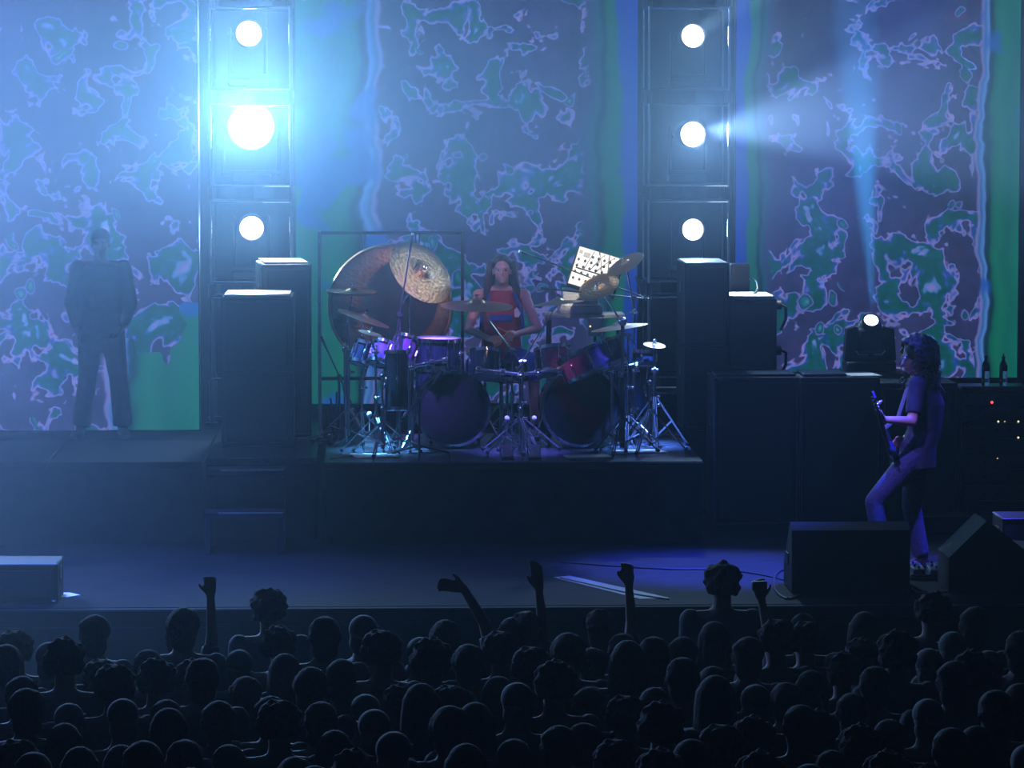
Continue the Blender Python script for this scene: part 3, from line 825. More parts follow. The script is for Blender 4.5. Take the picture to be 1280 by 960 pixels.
MB().lathe([(0, -0.06), (0.075, -0.06), (0.075, 0.0), (0.062, 0.002), (0.062, -0.012), (0, -0.012)], 28, Mq).build('lens_ring', M_['black'], h)
MB().lathe([(0, -0.002), (0.045, -0.005), (0.060, -0.009), (0, -0.010)], 28, Mq).build('lens', LENSB, h)
for s_ in (-1, 1):
    MB().tube([(s_ * 0.02, -0.075, 0.145), (s_ * 0.10, -0.075, 0.148), (s_ * 0.125, -0.075, 0.18)], 0.009, 8).build('carry_handle', M_['alu'], ml)
bpy.context.view_layer.update()
lw = V(ml.location) + lc
spot('beam_light', lw + aimv * 0.10, lw + aimv * 0.10 + V((-0.08, 0.05, 1.3)), (0.06, 0.42, 1.0), 60000, 10, 0.25, 0.03)

# ------------------------------------------------------------------ front of stage: monitors, pedalboard, cables, floor strip
def wedge(label, cx, cyy, w, d, h, rotz, pts):
    t = thing('stage_monitor', label, 'monitor', (cx, cyy, STAGE), (0, 0, rotz))
    R_ = Matrix.Rotation(PI / 2, 4, 'Z')
    MB().prism(pts, -w / 2, w / 2, R_).build('monitor_body', M_['cab'], t, smooth=False)
    # sloping front grille lies on the edge from pts[-2] to pts[-1] side (the musician's side)
    (y1, z1), (y2, z2) = pts[2], pts[3]
    a_ = V((0, y1, z1)); b_ = V((0, y2, z2)); mid = (a_ + b_) / 2; dd = (b_ - a_); ln = dd.length
    n_ = V((0, -dd.z, dd.y)).normalized()
    if n_.y < 0: n_ = -n_
    X = V((1, 0, 0)); Rm = Matrix((X, dd.normalized(), n_)).transposed()
    MB().box(mid + n_ * 0.006, (w - 0.06, ln - 0.06, 0.014), rot=Rm, bevel=0.003).build('grille', M_['cloth'], t, smooth=False)
    for s_ in (-1, 1):
        MB().box((s_ * (w / 2 + 0.004), 0.0, h * 0.45), (0.010, 0.16, 0.08), bevel=0.003).build('side_handle', M_['blackmetal'], t)
        MB().box((s_ * (w / 2 - 0.06), -d * 0.2, -0.006 + 0.008), (0.05, 0.05, 0.016)).build('foot', M_['rubber'], t)
    return t
m1 = G(1064, 742, STAGE)
wM = (P(1138, 700, m1.y).x - P(990, 700, m1.y).x)
hM = P(1060, 652, m1.y + 0.15).z - STAGE
wedge('large black floor monitor standing in front of the guitarist\'s legs', m1.x, m1.y + 0.28, wM, 0.5, hM, 0.0,
      [(-0.26, 0.012), (-0.24, hM * 0.9), (-0.13, hM), (0.24, 0.16), (0.24, 0.012)])
# wedge seen from its side at the right edge
p0, pk, p1 = G(1184, 741, STAGE), P(1226, 646, 1.7), G(1300, 741, STAGE)
t = thing('stage_monitor', 'black wedge monitor seen side-on at the right edge, peaked top', 'monitor', (p0.x, 1.7, STAGE))
xk = pk.x - p0.x; zk = pk.z - STAGE; x1 = p1.x - p0.x
MB().prism([(0, 0.015), (0.0, zk * 0.50), (xk, zk), (xk + 0.10, zk * 0.86), (xk + 0.26, zk * 0.62), (x1, zk * 0.60), (x1, 0.015)], -0.25, 0.25).build('monitor_body', M_['cab'], t, smooth=False)
for s_ in (-1, 1):
    MB().box((xk * 0.9, s_ * 0.255, zk * 0.36), (0.17, 0.010, 0.10), bevel=0.003).build('side_handle', M_['blackmetal'], t)
MB().box((0.1, 0, 0.008), (0.05, 0.4, 0.016)).build('foot', M_['rubber'], t)
MB().box((x1 - 0.1, 0, 0.008), (0.05, 0.4, 0.016)).build('foot', M_['rubber'], t)
p = G(1290, 690, STAGE)
cabinet('black equipment case behind the side-on wedge at the right edge', 'equipment_case', 'case', P(1262, 650, 2.6).x + 0.25, 2.6, STAGE, 0.6, P(1250, 648, 2.6).z - STAGE, 0.45, 0, None, True, 'none')
# left edge monitor and the lit card beside it
m2 = G(30, 762, STAGE)
xL = P(72, 730, 1.2).x
cabinet('bulky dark monitor box at the left end of the stage front', 'stage_monitor', 'monitor', xL - 0.42, 1.2, STAGE, 0.84, P(40, 705, 1.2).z - STAGE, 0.45, 0, None, True, 'grille', trim_m=M_['blackmetal'])
p = G(86, 744, STAGE)
o = MB().prism([(-0.13, -0.12), (0.02, -0.12), (0.10, -0.01), (0.02, 0.11), (-0.13, 0.11)], -0.0, 0.006, Matrix.Rotation(-PI / 2, 4, 'X')).build('set_list', M_['paper'], loc=(p.x - 0.02, p.y, STAGE + 0.004), smooth=False)
tag(o, 'brightly lit white card on the floor beside the left monitor', 'paper')

# pedalboard at the guitarist's feet
p = G(1163, 722, STAGE)
pb = thing('pedalboard', 'guitar pedalboard with small glinting pedals behind the big floor monitor', 'pedalboard', (p.x + 0.06, p.y + 0.05, STAGE), (0, 0, 0.05))
MB().box((0, 0, 0.025), (0.46, 0.34, 0.03), bevel=0.006).build('board', M_['steel'], pb, smooth=False)
for s_ in (-1, 1):
    MB().tube([(s_ * 0.19, -0.175, 0.0), (s_ * 0.20, -0.18, 0.03), (s_ * 0.13, -0.18, 0.035)], 0.008, 6).build('leg', M_['chrome'], pb)
for i, (x, y, w_, m) in enumerate(((-0.16, -0.07, 0.09, M_['grey']), (-0.03, -0.07, 0.10, M_['white']), (0.11, -0.07, 0.10, M_['alu']), (-0.14, 0.09, 0.08, M_['jblue']), (0.0, 0.09, 0.13, M_['alu']), (0.16, 0.09, 0.08, M_['grey']))):
    u = MB().box((x, y, 0.06), (w_, 0.11, 0.04), rot=(0.15, 0, 0), bevel=0.006).build('pedal', m, pb)
    MB().cyl((x, y - 0.03, 0.075), (x, y - 0.03, 0.092), 0.011, seg=10).build('foot_switch', M_['chrome'], u)
    MB().cyl((x - 0.02, y + 0.025, 0.08), (x - 0.02, y + 0.025, 0.10), 0.008, seg=8).build('knob', M_['black'], u)
# cables
def cable(pts, lab, r=0.008, m=None, z=STAGE):
    w3 = [G(px, py, z + r + dz) for px, py, dz in pts]
    # smooth through the points
    out = []
    n = len(w3)
    for i in range(n - 1):
        p0_, p1_, p2_, p3_ = w3[max(i - 1, 0)], w3[i], w3[i + 1], w3[min(i + 2, n - 1)]
        for k in range(6):
            u = k / 6
            out.append(0.5 * ((2 * p1_) + (p2_ - p0_) * u + (2 * p0_ - 5 * p1_ + 4 * p2_ - p3_) * u * u + (3 * p1_ - p0_ - 3 * p2_ + p3_) * u ** 3))
    out.append(w3[-1])
    o = MB().tube(out, r, 6).build('cable', m or M_['cable']); tag(o, lab, 'cable', 'cables on the stage floor'); return o
cable([(1000, 744, 0), (984, 748, 0), (970, 738, 0.0), (968, 722, 0), (976, 713, 0), (990, 711, 0)], 'black cable looping out from the left side of the big floor monitor', 0.009)
cable([(700, 702, 0), (760, 707, 0), (830, 711, 0), (900, 712, 0), (950, 718, 0), (985, 726, 0)], 'long thin black cable running along the floor toward the big monitor', 0.006)
cable([(1186, 726, 0), (1192, 736, 0), (1176, 740, 0), (1150, 741, 0), (1140, 736, 0)], 'grey cable curled on the floor in front of the pedalboard', 0.008, M_['grey'])
cable([(700, 722, 0), (740, 731, 0), (790, 742, 0), (836, 749, 0)], 'thin cable alongside the pale floor strip', 0.006)
# pale strip running forward on the floor
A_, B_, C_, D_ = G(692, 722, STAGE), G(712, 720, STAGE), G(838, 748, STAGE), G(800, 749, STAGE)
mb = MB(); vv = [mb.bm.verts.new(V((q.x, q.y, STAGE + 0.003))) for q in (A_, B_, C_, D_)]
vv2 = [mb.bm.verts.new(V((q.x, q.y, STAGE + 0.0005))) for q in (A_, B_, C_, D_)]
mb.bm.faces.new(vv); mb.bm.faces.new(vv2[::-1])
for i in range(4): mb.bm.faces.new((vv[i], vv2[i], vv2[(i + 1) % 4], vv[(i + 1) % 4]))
tag(mb.build('floor_strip', M_['pale_strip'], smooth=False), 'long pale grey strip slanting to the stage edge', 'pale_strip')
# low cases at the foot of the rack
p = P(1170, 650, 4.9)
cabinet('small low black case at the foot of the cabinets, right of the guitarist', 'equipment_case', 'case', P(1180, 655, 5.0).x, 4.95, STAGE, 0.42, 0.14, 0.34, 0.1, None, 'black', 'none', False)

# ------------------------------------------------------------------ drum kit
def drum(name, label, c, r, depth, axis, lugs=8, shell='shell', head='head', group=None, cat='drum', bottom=True, twist=0.0, hoopw=0.012):
    """c: world centre of the batter head; axis: unit vector from the shell out through the batter head"""
    axis = V(axis).normalized()
    q = axis.to_track_quat('Z', 'Y').to_matrix().to_4x4()
    t = thing(name, label, cat, V(c), (0, 0, 0), group)
    t.rotation_euler = (q @ Matrix.Rotation(twist, 4, 'Z')).to_euler()
    MB().lathe([(r, -depth), (r, -0.004), (r - 0.008, -0.004), (r - 0.008, -depth), (r, -depth)], 36).build('shell', M_[shell], t)
    MB().lathe([(0, 0.0), (r * 0.6, 0.0), (r - 0.006, 0.001), (r + 0.003, -0.003), (r + 0.003, -0.012), (r, -0.014)], 36).build('drum_head', M_[head], t)
    hp = [(r + 0.002, -0.018), (r + 0.002 + hoopw, -0.018), (r + 0.002 + hoopw, 0.010), (r - 0.002, 0.014), (r - 0.002, 0.008), (r + 0.002, 0.004), (r + 0.002, -0.018)]
    me = MB().lathe(hp, 36).mesh('hoop', M_['chrome'])
    obj('hoop', me, t)
    if bottom:
        obj('hoop', me, t, (0, 0, -depth), (PI, 0, 0))
        MB().lathe([(0, -depth - 0.001), (r * 0.99, -depth - 0.001), (r, -depth + 0.003)], 32).build('resonant_head', M_[head], t)
    ml_ = MB().box((r + 0.010, 0, -depth * 0.5), (0.022, 0.018, min(0.06, depth * 0.4)), bevel=0.005).cyl((r + 0.012, 0, -depth + 0.01), (r + 0.012, 0, -0.005), 0.0035, seg=6).cyl((r + 0.012, 0, -0.012), (r + 0.012, 0, 0.016), 0.006, seg=8)
    me = ml_.mesh('lug', M_['chrome'])
    for i in range(lugs):
        obj('lug', me, t, None, (0, 0, 2 * PI * (i + 0.5) / lugs))
    return t
def bracket(t, r, depth, ang, ln=0.16):
    c, s_ = math.cos(ang), math.sin(ang)
    MB().box(((r + 0.02) * c, (r + 0.02) * s_, -depth * 0.55), (0.05, 0.05, 0.06), bevel=0.008).cyl(((r + 0.03) * c, (r + 0.03) * s_, -depth * 0.55), ((r + 0.03) * c, (r + 0.03) * s_, -depth * 0.55 - ln), 0.012, seg=10).build('mounting_bracket', M_['chrome'], t)
def stand_legs(t, base_z, zc, rad, rot0=0.3, zt=None, m='chrome', r=0.0085):
    """three braced legs around a pole whose foot is the thing's origin"""
    for k in range(3):
        a = rot0 + k * 2 * PI / 3
        dx, dy = math.cos(a), math.sin(a)
        off = 0.009
        top = V((dx * 0.02, dy * 0.02, zc)); foot = V((dx * rad, dy * rad, 0.018))
        px_, py_ = -dy * off, dx * off
        lg = MB()
        for s_ in (-1, 1):
            lg.cyl(top + V((px_ * s_, py_ * s_, 0)), foot + V((px_ * s_, py_ * s_, 0)), r * 0.7, seg=6)
            mid = top.lerp(foot, 0.5)
            lg.cyl(V((dx * 0.015, dy * 0.015, 0.09)) + V((px_ * s_, py_ * s_, 0)), mid + V((px_ * s_, py_ * s_, 0)), r * 0.55, seg=6)
        lg.cyl(V((dx * 0.0, dy * 0.0, zc)), top, 0.012, seg=8)
        o = lg.build('leg', M_[m], t)
        MB().sph(foot + V((0, 0, 0.002)), (0.018, 0.018, 0.018), 10, 6).build('rubber_foot', M_['rubber'], o)
    MB().cyl((0, 0, zc - 0.03), (0, 0, zc + 0.03), 0.022, seg=12).box((0.03, 0, zc), (0.03, 0.012, 0.02), bevel=0.003).build('leg_collar', M_[m], t)
def cymbal_mesh(r, m='bronze', cup=0.0, bell=0.24, dish=0.10):
    t_ = 0.0022
    prof = []
    rb = r * bell; hb = r * 0.11; drop = r * dish
    top = [(0.006, hb), (rb * 0.35, hb * 0.97), (rb * 0.7, hb * 0.72), (rb * 0.95, hb * 0.25), (rb * 1.1, 0.0), (r * 0.5, -drop * 0.25), (r * 0.78, -drop * 0.62), (r, -drop + cup)]
    if cup: top.insert(-1, (r * 0.90, -drop * 0.80))
    prof = top + [(r, top[-1][1] - t_)] + [(x, z - t_) for x, z in top[:-1][::-1]]
    return MB().lathe(prof, 48).mesh('cymbal', M_[m])
def cymbal_stand(label, foot, pole_z, tip, r, normal, m='bronze', cup=0.0, leg_r=0.30, leg_z=0.28, rot0=0.3, group='cymbals on stands', metal='chrome', second=None, base=DECK, name='cymbal_stand', cat='cymbal stand', joints=1):
    foot = V((foot[0], foot[1], base))
    t = thing(name, label, cat, foot, (0, 0, 0), group)
    tip = V(tip) - foot
    top = V((0, 0, pole_z - base))
    stand_legs(t, 0, leg_z, leg_r, rot0, m=metal)
    MB().cyl((0, 0, 0.06), (0, 0, top.z * 0.55), 0.013, seg=10).build('lower_tube', M_[metal], t)
    MB().cyl((0, 0, top.z * 0.5), top, 0.0095, seg=10).build('upper_tube', M_[metal], t)
    j = MB().cyl((0, 0, top.z * 0.55 - 0.02), (0, 0, top.z * 0.55 + 0.025), 0.020, seg=12).box((0.03, -0.01, top.z * 0.55), (0.04, 0.01, 0.022), bevel=0.004)
    j.sph((0, -0.02, top.z * 0.55), 0.014, 10, 6)
    j.build('height_clamp', M_[metal], t)
    MB().sph(top, (0.022, 0.020, 0.026), 12, 8).cyl(top + V((-0.03, -0.012, 0)), top + V((0.03, -0.012, 0)), 0.012, seg=10).box(top + V((0.0, -0.035, 0)), (0.016, 0.02, 0.034), bevel=0.004).build('tilter', M_[metal], t)
    n = V(normal).normalized()
    q = n.to_track_quat('Z', 'Y').to_matrix().to_4x4()
    if (tip - top).length > 0.03:
        dirb = (tip - top).normalized()
        MB().cyl(top - dirb * 0.10, tip - n * 0.02, 0.0075, seg=8).build('boom_arm', M_[metal], t)
        MB().sph(tip - n * 0.03, 0.017, 10, 8).build('boom_tilter', M_[metal], t)
    Mq = Matrix.Translation(tip) @ q
    cyb = obj('cymbal', cymbal_mesh(r, m, cup), t)
    cyb.location = tip; cyb.rotation_euler = q.to_euler()
    hb = r * 0.11
    MB().lathe([(0, -0.03), (0.004, -0.03), (0.004, hb + 0.035), (0, hb + 0.035)], 8, Mq).lathe([(0, hb + 0.012), (0.016, hb + 0.012), (0.014, hb + 0.002), (0.018, hb)], 12, Mq).box((0, 0, hb + 0.026), (0.034, 0.006, 0.012), M=Mq, bevel=0.002).build('wing_nut', M_[metal], t)
    MB().lathe([(0, -0.018), (0.018, -0.018), (0.018, -0.004 + 0.0), (0, -0.004)], 12, Mq).build('felt_washer', M_['rubber'], t)
    if second:
        o = obj('lower_cymbal', cymbal_mesh(r, m, 0), t); o.location = tip - n * (second + r * 0.0); o.rotation_euler = (q @ Matrix.Rotation(PI, 4, 'X')).to_euler()
    return t

# bass drums, batter away from the audience: the front head faces -y and a little down the stage
def bass(label, px, pyc, Y, rpx):
    c = P(px, pyc, Y); r = rpx / (4480 / (Y + 23.6))
    c.z = DECK + r + 0.035
    t = drum('bass_drum', label, c, r, 0.40, (0.0, -1, 0.03), 10, 'shell', 'headk', 'pair of bass drums', hoopw=0.02)
    # wooden hoop look, spurs and a small port ring
    MB().lathe([(r * 0.88, 0.003), (r * 0.89, 0.005), (r * 0.90, 0.003)], 32).build('head_ring', M_['headk'], t)
    for s_ in (-1, 1):
        MB().cyl((s_ * r * 0.97, -r * 0.25, -0.10), (s_ * (r + 0.12), -r - 0.02, 0.06), 0.009, seg=8).build('spur', M_['chrome'], t)
    return t
bass('left bass drum with plain black front head, below the gong side toms', 566, 515, 5.50, 45)
bass('right bass drum with plain black front head, below the tilted pink-lit tom', 727, 511, 5.45, 48)

def toward_cam(c, up, right=0.0):
    d = (CAM - V(c)).normalized()
    return (d * 1.0 + V((right, 0, up))).normalized()
def pxm(Y): return 4480 / (Y + 23.6)
def tom(label, px, py, Y, rpx, depth, up, right=0.0, shell='shell', head='head', group='toms of the drum kit', br=None, lugs=6, ln=0.16):
    c = P(px, py, Y); r = rpx / pxm(Y)
    # seen from the audience the batter heads lean toward the drummer
    t = drum('tom_drum', label, c, r, depth, (right, up[0], up[1]), lugs, shell, head, group)
    if br is not None: bracket(t, r, depth, br, ln)
    return t
tom('wide cyan-lit rack tom in front of the gong, left of the drummer', 548, 424, 5.55, 28, 0.22, (-0.02, 1.0), 0.02, br=-1.3, lugs=8)
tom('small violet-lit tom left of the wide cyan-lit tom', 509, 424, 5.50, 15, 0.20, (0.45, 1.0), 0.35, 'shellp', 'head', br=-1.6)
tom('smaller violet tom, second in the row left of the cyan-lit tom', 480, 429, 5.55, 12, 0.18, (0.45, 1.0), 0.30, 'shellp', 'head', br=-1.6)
tom('smallest outer tom at the left end of the tom row', 456, 430, 5.65, 11, 0.17, (0.35, 1.0), 0.35, 'shell', 'head', br=-1.6)
tom('black floor-length drum standing at the left front of the kit', 496, 440, 5.15, 14, 0.46, (0.12, 1.0), 0.0, 'headk', 'headk', group='long drums', br=None, lugs=6)
tom('dark snare drum directly in front of the drummer\'s waist', 634, 452, 5.95, 26, 0.15, (0.10, 1.0), 0.0, br=None, lugs=8)
tom('dark rack tom between the drummer and the left bass drum', 606, 440, 5.60, 20, 0.20, (0.32, 1.0), 0.02, br=-1.57)
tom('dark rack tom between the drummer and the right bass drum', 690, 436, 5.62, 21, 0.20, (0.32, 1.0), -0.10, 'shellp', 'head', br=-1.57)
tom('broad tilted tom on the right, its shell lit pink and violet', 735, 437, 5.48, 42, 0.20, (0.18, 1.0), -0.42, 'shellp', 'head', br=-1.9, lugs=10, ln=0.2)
tom('small drum with bright cyan rim at the far right of the kit', 806, 440, 5.75, 14, 0.10, (0.15, 1.0), 0.05, 'shell', 'head', group='outer right percussion', br=-1.57)
tom('floor tom with chrome legs behind the left bass drum', 545, 462, 6.26, 26, 0.40, (0.05, 1.0), 0.02, 'shell', 'headk', br=None, lugs=8)
tom('floor tom with chrome legs behind the thick black pole on the right', 778, 458, 6.30, 26, 0.38, (0.05, 1.0), -0.05, 'shell', 'headk', br=None, lugs=8)
# legs for the floor-standing drums
for o in list(bpy.data.objects):
    if o.get('category') == 'drum' and ('floor' in o.get('label', '')) and o.name.startswith('tom'):
        d_ = 0.46 if 'length' in o['label'] else 0.40
        rr = 0.09 if 'length' in o['label'] else 0.175
        ln = o.location.z - DECK
        for k in range(3):
            a = 0.5 + k * 2.1
            x, y = (rr + 0.018) * math.cos(a), (rr + 0.018) * math.sin(a)
            lg = MB().tube([(x, y, -d_ * 0.35), (x, y, -ln * 0.85), (x * 1.15, y * 1.15, -ln + 0.02)], 0.006, 8).box((x, y, -d_ * 0.6), (0.03, 0.03, 0.05), bevel=0.006).build('leg', M_['chrome'], o)
            MB().sph((x * 1.15, y * 1.15, -ln + 0.018), 0.014, 8, 6).build('rubber_foot', M_['rubber'], lg)

# snare stand
p = P(634, 452, 5.95)
ss = thing('snare_stand', 'chrome tripod stand carrying the snare drum before the drummer', 'drum stand', (p.x, 5.96, DECK))
stand_legs(ss, 0, 0.26, 0.24, 0.9)
zz = p.z - DECK - 0.16
MB().cyl((0, 0, 0.05), (0, 0, zz - 0.02), 0.012, seg=10).build('tube', M_['chrome'], ss)
for k in range(3):
    a = k * 2.094 + 0.4
    MB().tube([(0, 0, zz - 0.02), (0.14 * math.cos(a), 0.14 * math.sin(a), zz - 0.012), (0.17 * math.cos(a), 0.17 * math.sin(a), zz + 0.012)], 0.007, 6).build('basket_arm', M_['chrome'], ss)

# curved chrome racks that carry the toms
def rack(label, pts, legs, joints):
    t = thing('drum_rack', label, 'drum rack', V((pts[0].x, pts[0].y, DECK)), group='chrome drum racks')
    L0 = V(t.location)
    for a, b in zip(pts[:-1], pts[1:]):
        MB().cyl(a - L0, b - L0, 0.016, seg=12).build('crossbar', M_['chrome'], t)
    for (q, w_) in legs:
        q = V(q) - L0
        o = MB().cyl((q.x, q.y, 0.03), (q.x, q.y, q.z + 0.05), 0.016, seg=12).build('post', M_['chrome'], t)
        MB().tube([(q.x - w_, q.y - 0.10, 0.012), (q.x, q.y - 0.02, 0.05), (q.x + w_ * 0.3, q.y + 0.20, 0.012)], 0.012, 8).build('foot', M_['chrome'], o)
    for q in joints:
        q = V(q) - L0
        o = MB().box(q, (0.055, 0.05, 0.055), bevel=0.010).build('clamp', M_['chrome'], t)
        MB().cyl(q + V((0, -0.02, 0)), q + V((0, -0.055, 0)), 0.010, seg=10).box(q + V((0, -0.058, 0)), (0.045, 0.010, 0.014), bevel=0.003).build('wing_nut', M_['chrome'], o)
lp = [P(432, 436, 5.85), P(468, 452, 5.6), P(515, 458, 5.42), P(556, 450, 5.35)]
rack('left chrome drum rack under the small violet toms', lp, [(lp[0], 0.1), (lp[2], 0.1)], [lp[0], P(450, 445, 5.72), P(468, 452, 5.6), P(486, 454, 5.53), P(515, 458, 5.42), P(540, 453, 5.37), lp[3]])
cpnt = [P(598, 462, 5.35), P(652, 468, 5.3), P(700, 462, 5.35)]
rack('central chrome drum rack between the two bass drums', cpnt, [(cpnt[1], 0.09)], [cpnt[0], P(628, 465, 5.32), cpnt[1], P(672, 465, 5.32), cpnt[2]])
rp_ = [P(765, 462, 5.35), P(795, 456, 5.55), P(818, 446, 5.85)]
rack('right chrome drum rack beside the thick black pole', rp_, [(rp_[0], 0.1), (rp_[2], 0.1)], rp_)

# cymbals: label, foot px, Y, pole top px, tip px, radius, normal, kind
def cs(label, fx, Y, ptx, pty, tx, ty, rpx, n, m='bronze', Yt=None, **kw):
    f = P(fx, 500, Y); pt_ = P(ptx, pty, Y); tp = P(tx, ty, Yt if Yt is not None else Y)
    return cymbal_stand(label, (f.x, Y), pt_.z, tp, rpx / pxm(Y), n, m, **kw)
cs('hi-hat pair seen edge-on in front of the gong\'s left side', 436, 6.05, 437, 392, 440, 363, 32, (0.03, -0.06, 1), second=0.028, rot0=1.2)
cs('crash cymbal tilted down to the right before the gong', 452, 5.75, 452, 424, 456, 395, 34, (0.36, -0.06, 1), Yt=5.75, rot0=0.6, cup=0)
cs('big upright hammered cymbal facing the audience in front of the gong', 512, 6.0, 513, 366, 528, 338, 46, (0.58, -0.66, 0.62), 'hammered', rot0=1.6, leg_r=0.2, cup=0)
cs('wide flat crash cymbal between the gong and the drummer', 640, 5.55, 641, 438, 596, 378, 46, (0.02, -0.10, 1), 'bronze', Yt=5.7, rot0=2.2)
cs('thin ride cymbal beside the drummer\'s right, on a bright boom', 653, 5.15, 655, 452, 697, 376, 34, (-0.10, 0.02, 1), 'bronze', Yt=5.5, rot0=0.52, leg_r=0.36)
cs('brown tilted china cymbal just below the white synthesizer panel', 775, 5.98, 775, 400, 748, 358, 27, (-0.40, -0.52, 0.85), 'hammered', rot0=1.4, cup=0.012)
cs('uppermost silvery tilted cymbal on the right, catching white light', 792, 6.05, 792, 390, 781, 328, 25, (-0.50, -0.30, 0.85), 'bronze', rot0=1.0)
cs('low shallow cymbal seen edge-on above the right toms, blue gleam', 785, 5.35, 783, 420, 774, 406, 36, (-0.14, 0.0, 1), 'bronze', rot0=0.4)
cs('small splash cymbal at the far right of the kit', 818, 5.5, 818, 462, 818, 430, 14, (0.1, -0.2, 1), 'bronze', rot0=0.52, leg_r=0.33, leg_z=0.42)
cs('small splash cymbal low at the left end of the kit', 470, 5.25, 470, 440, 463, 415, 15, (0.25, -0.1, 1), 'bronze', rot0=1.0, leg_r=0.28)

# bare stands and pedals around the kit
def bare_stand(label, fx, Y, ptx, pty, metal='chrome', leg_r=0.3, leg_z=0.3, rot0=0.4, thick=1.0):
    f = P(fx, 500, Y); tp = P(ptx, pty, Y)
    t = thing('hardware_stand', label, 'stand', (f.x, Y, DECK), group='bare stands around the kit')
    stand_legs(t, 0, leg_z, leg_r, rot0, m=metal)
    h = tp.z - DECK
    MB().cyl((0, 0, 0.05), (0, 0, h * 0.6), 0.014 * thick, seg=10).build('lower_tube', M_[metal], t)
    MB().cyl((0, 0, h * 0.55), (0, 0, h), 0.010 * thick, seg=10).build('upper_tube', M_[metal], t)
    MB().cyl((0, 0, h * 0.6 - 0.02), (0, 0, h * 0.6 + 0.02), 0.022 * thick, seg=12).sph((0, -0.03, h * 0.6), 0.016, 10, 6).build('height_clamp', M_['chrome'], t)
    MB().sph((0, 0, h), 0.024 * thick, 12, 8).cyl((0, 0.02, h), (0, -0.04, h), 0.010, seg=8).build('top_clamp', M_['chrome'], t)
    return t
bare_stand('thick black pole standing in front of the right floor tom', 778, 5.05, 778, 402, 'blackmetal', 0.30, 0.28, 0.2, 1.6)
bare_stand('short chrome stand at the right front corner of the deck', 812, 5.15, 812, 478, 'chrome', 0.30, 0.34, 0.1)
bare_stand('chrome stand in front between the two bass drums', 650, 4.95, 651, 470, 'chrome', 0.26, 0.30, 0.9)
bare_stand('chrome stand at the left front below the long black drum', 478, 5.0, 478, 470, 'chrome', 0.32, 0.26, 0.3)
def pedal(label, px, py):
    g = G(px, py, DECK)
    t = thing('drum_pedal', label, 'pedal', (g.x, g.y, DECK), group='foot pedals')
    MB().box((0, 0, 0.008), (0.10, 0.30, 0.012), bevel=0.003).build('base_plate', M_['steel'], t)
    MB().box((0, -0.01, 0.055), (0.075, 0.24, 0.010), rot=(0.32, 0, 0), bevel=0.003).build('foot_board', M_['alu'], t)
    for s_ in (-1, 1):
        MB().cyl((s_ * 0.05, 0.11, 0.01), (s_ * 0.05, 0.11, 0.17), 0.007, seg=8).build('upright', M_['chrome'], t)
    MB().cyl((-0.05, 0.11, 0.16), (0.05, 0.11, 0.16), 0.006, seg=8).build('axle', M_['chrome'], t)
    MB().cyl((0, 0.11, 0.16), (0, 0.05, 0.30), 0.004, seg=6).sph((0, 0.045, 0.31), 0.022, 10, 8).build('beater', M_['white'], t)
pedal('foot pedal between the bass drums, left of the centre stand', 634, 572)
pedal('foot pedal between the bass drums, right of the centre stand', 668, 572)
pedal('foot pedal by the long black drum on the left of the deck', 462, 566)
# deck plates, their glints put in as an off-white colour
for (px, py, w_, d_, lab) in ((468, 571, 0.34, 0.30, 'plate on the deck at the left front, pale in place of a glint'), (735, 572, 0.36, 0.20, 'plate on the deck before the right bass drum, pale in place of a glint'), (800, 566, 0.40, 0.26, 'plate on the deck at the right front corner, pale in place of a glint')):
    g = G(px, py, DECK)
    o = MB().box((0, 0, 0.005), (w_, d_, 0.008), bevel=0.002).build('glint_plate', M_['white'], loc=(g.x, g.y + 0.05, DECK + 0.001), rot=(0, 0, 0.2), smooth=False)
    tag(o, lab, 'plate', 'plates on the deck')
g = G(432, 573, DECK)
tag(MB().cyl((-0.13, -0.13, 0.008), (0.13, 0.13, 0.008), 0.008, seg=8).build('drum_stick', M_['stick'], loc=(g.x, g.y + 0.12, DECK + 0.0)), 'pale drumstick lying at the left front edge of the deck', 'drumstick')

# gong and its frame
YG = 6.55
f0, f1, ft = P(399, 289, YG), P(578, 289, YG), P(399, 289, YG).z
gf = thing('gong_stand', 'large square tube frame holding the gong, behind the left toms', 'gong stand', ((f0.x + f1.x) / 2, YG, DECK))
hw = (f1.x - f0.x) / 2; hz_ = ft - DECK
for s_, m in ((-1, 'alu'), (1, 'blackmetal')):
    o = MB().box((s_ * hw, 0, hz_ / 2), (0.028, 0.04, hz_), bevel=0.003).build('post', M_[m], gf, smooth=False)
    MB().box((s_ * hw, 0, 0.015), (0.05, 0.6, 0.03), bevel=0.004).build('foot', M_['blackmetal'], o, smooth=False)
MB().box((0, 0, hz_ - 0.014), (2 * hw - 0.029, 0.035, 0.028), bevel=0.003).build('top_bar', M_['blackmetal'], gf, smooth=False)
MB().box((0, 0, P(430, 473, YG).z - DECK), (2 * hw - 0.029, 0.035, 0.028), bevel=0.003).build('lower_bar', M_['blackmetal'], gf, smooth=False)
gc = P(488, 383, YG - 0.02); gr = 78 / pxm(YG)
gg = thing('gong', 'huge round bronze gong hanging in the square frame', 'gong', gc)
MB().lathe([(0, 0.014), (gr * 0.22, 0.013), (gr * 0.26, 0.009), (gr * 0.6, 0.006), (gr * 0.92, 0.0), (gr * 0.985, -0.02), (gr, -0.06), (gr * 0.985, -0.06), (gr * 0.97, -0.022), (gr * 0.9, -0.006), (gr * 0.3, 0.004), (0, 0.02)], 72, Matrix.Rotation(PI / 2, 4, 'X')).build('disc', M_['gong'], gg)
MB().lathe([(gr * 0.955, 0.003), (gr * 0.985, 0.004), (gr * 1.004, -0.015), (gr * 1.004, -0.06), (gr * 0.99, -0.062)], 72, Matrix.Rotation(PI / 2, 4, 'X')).build('rim', M_['bronze'], gg)
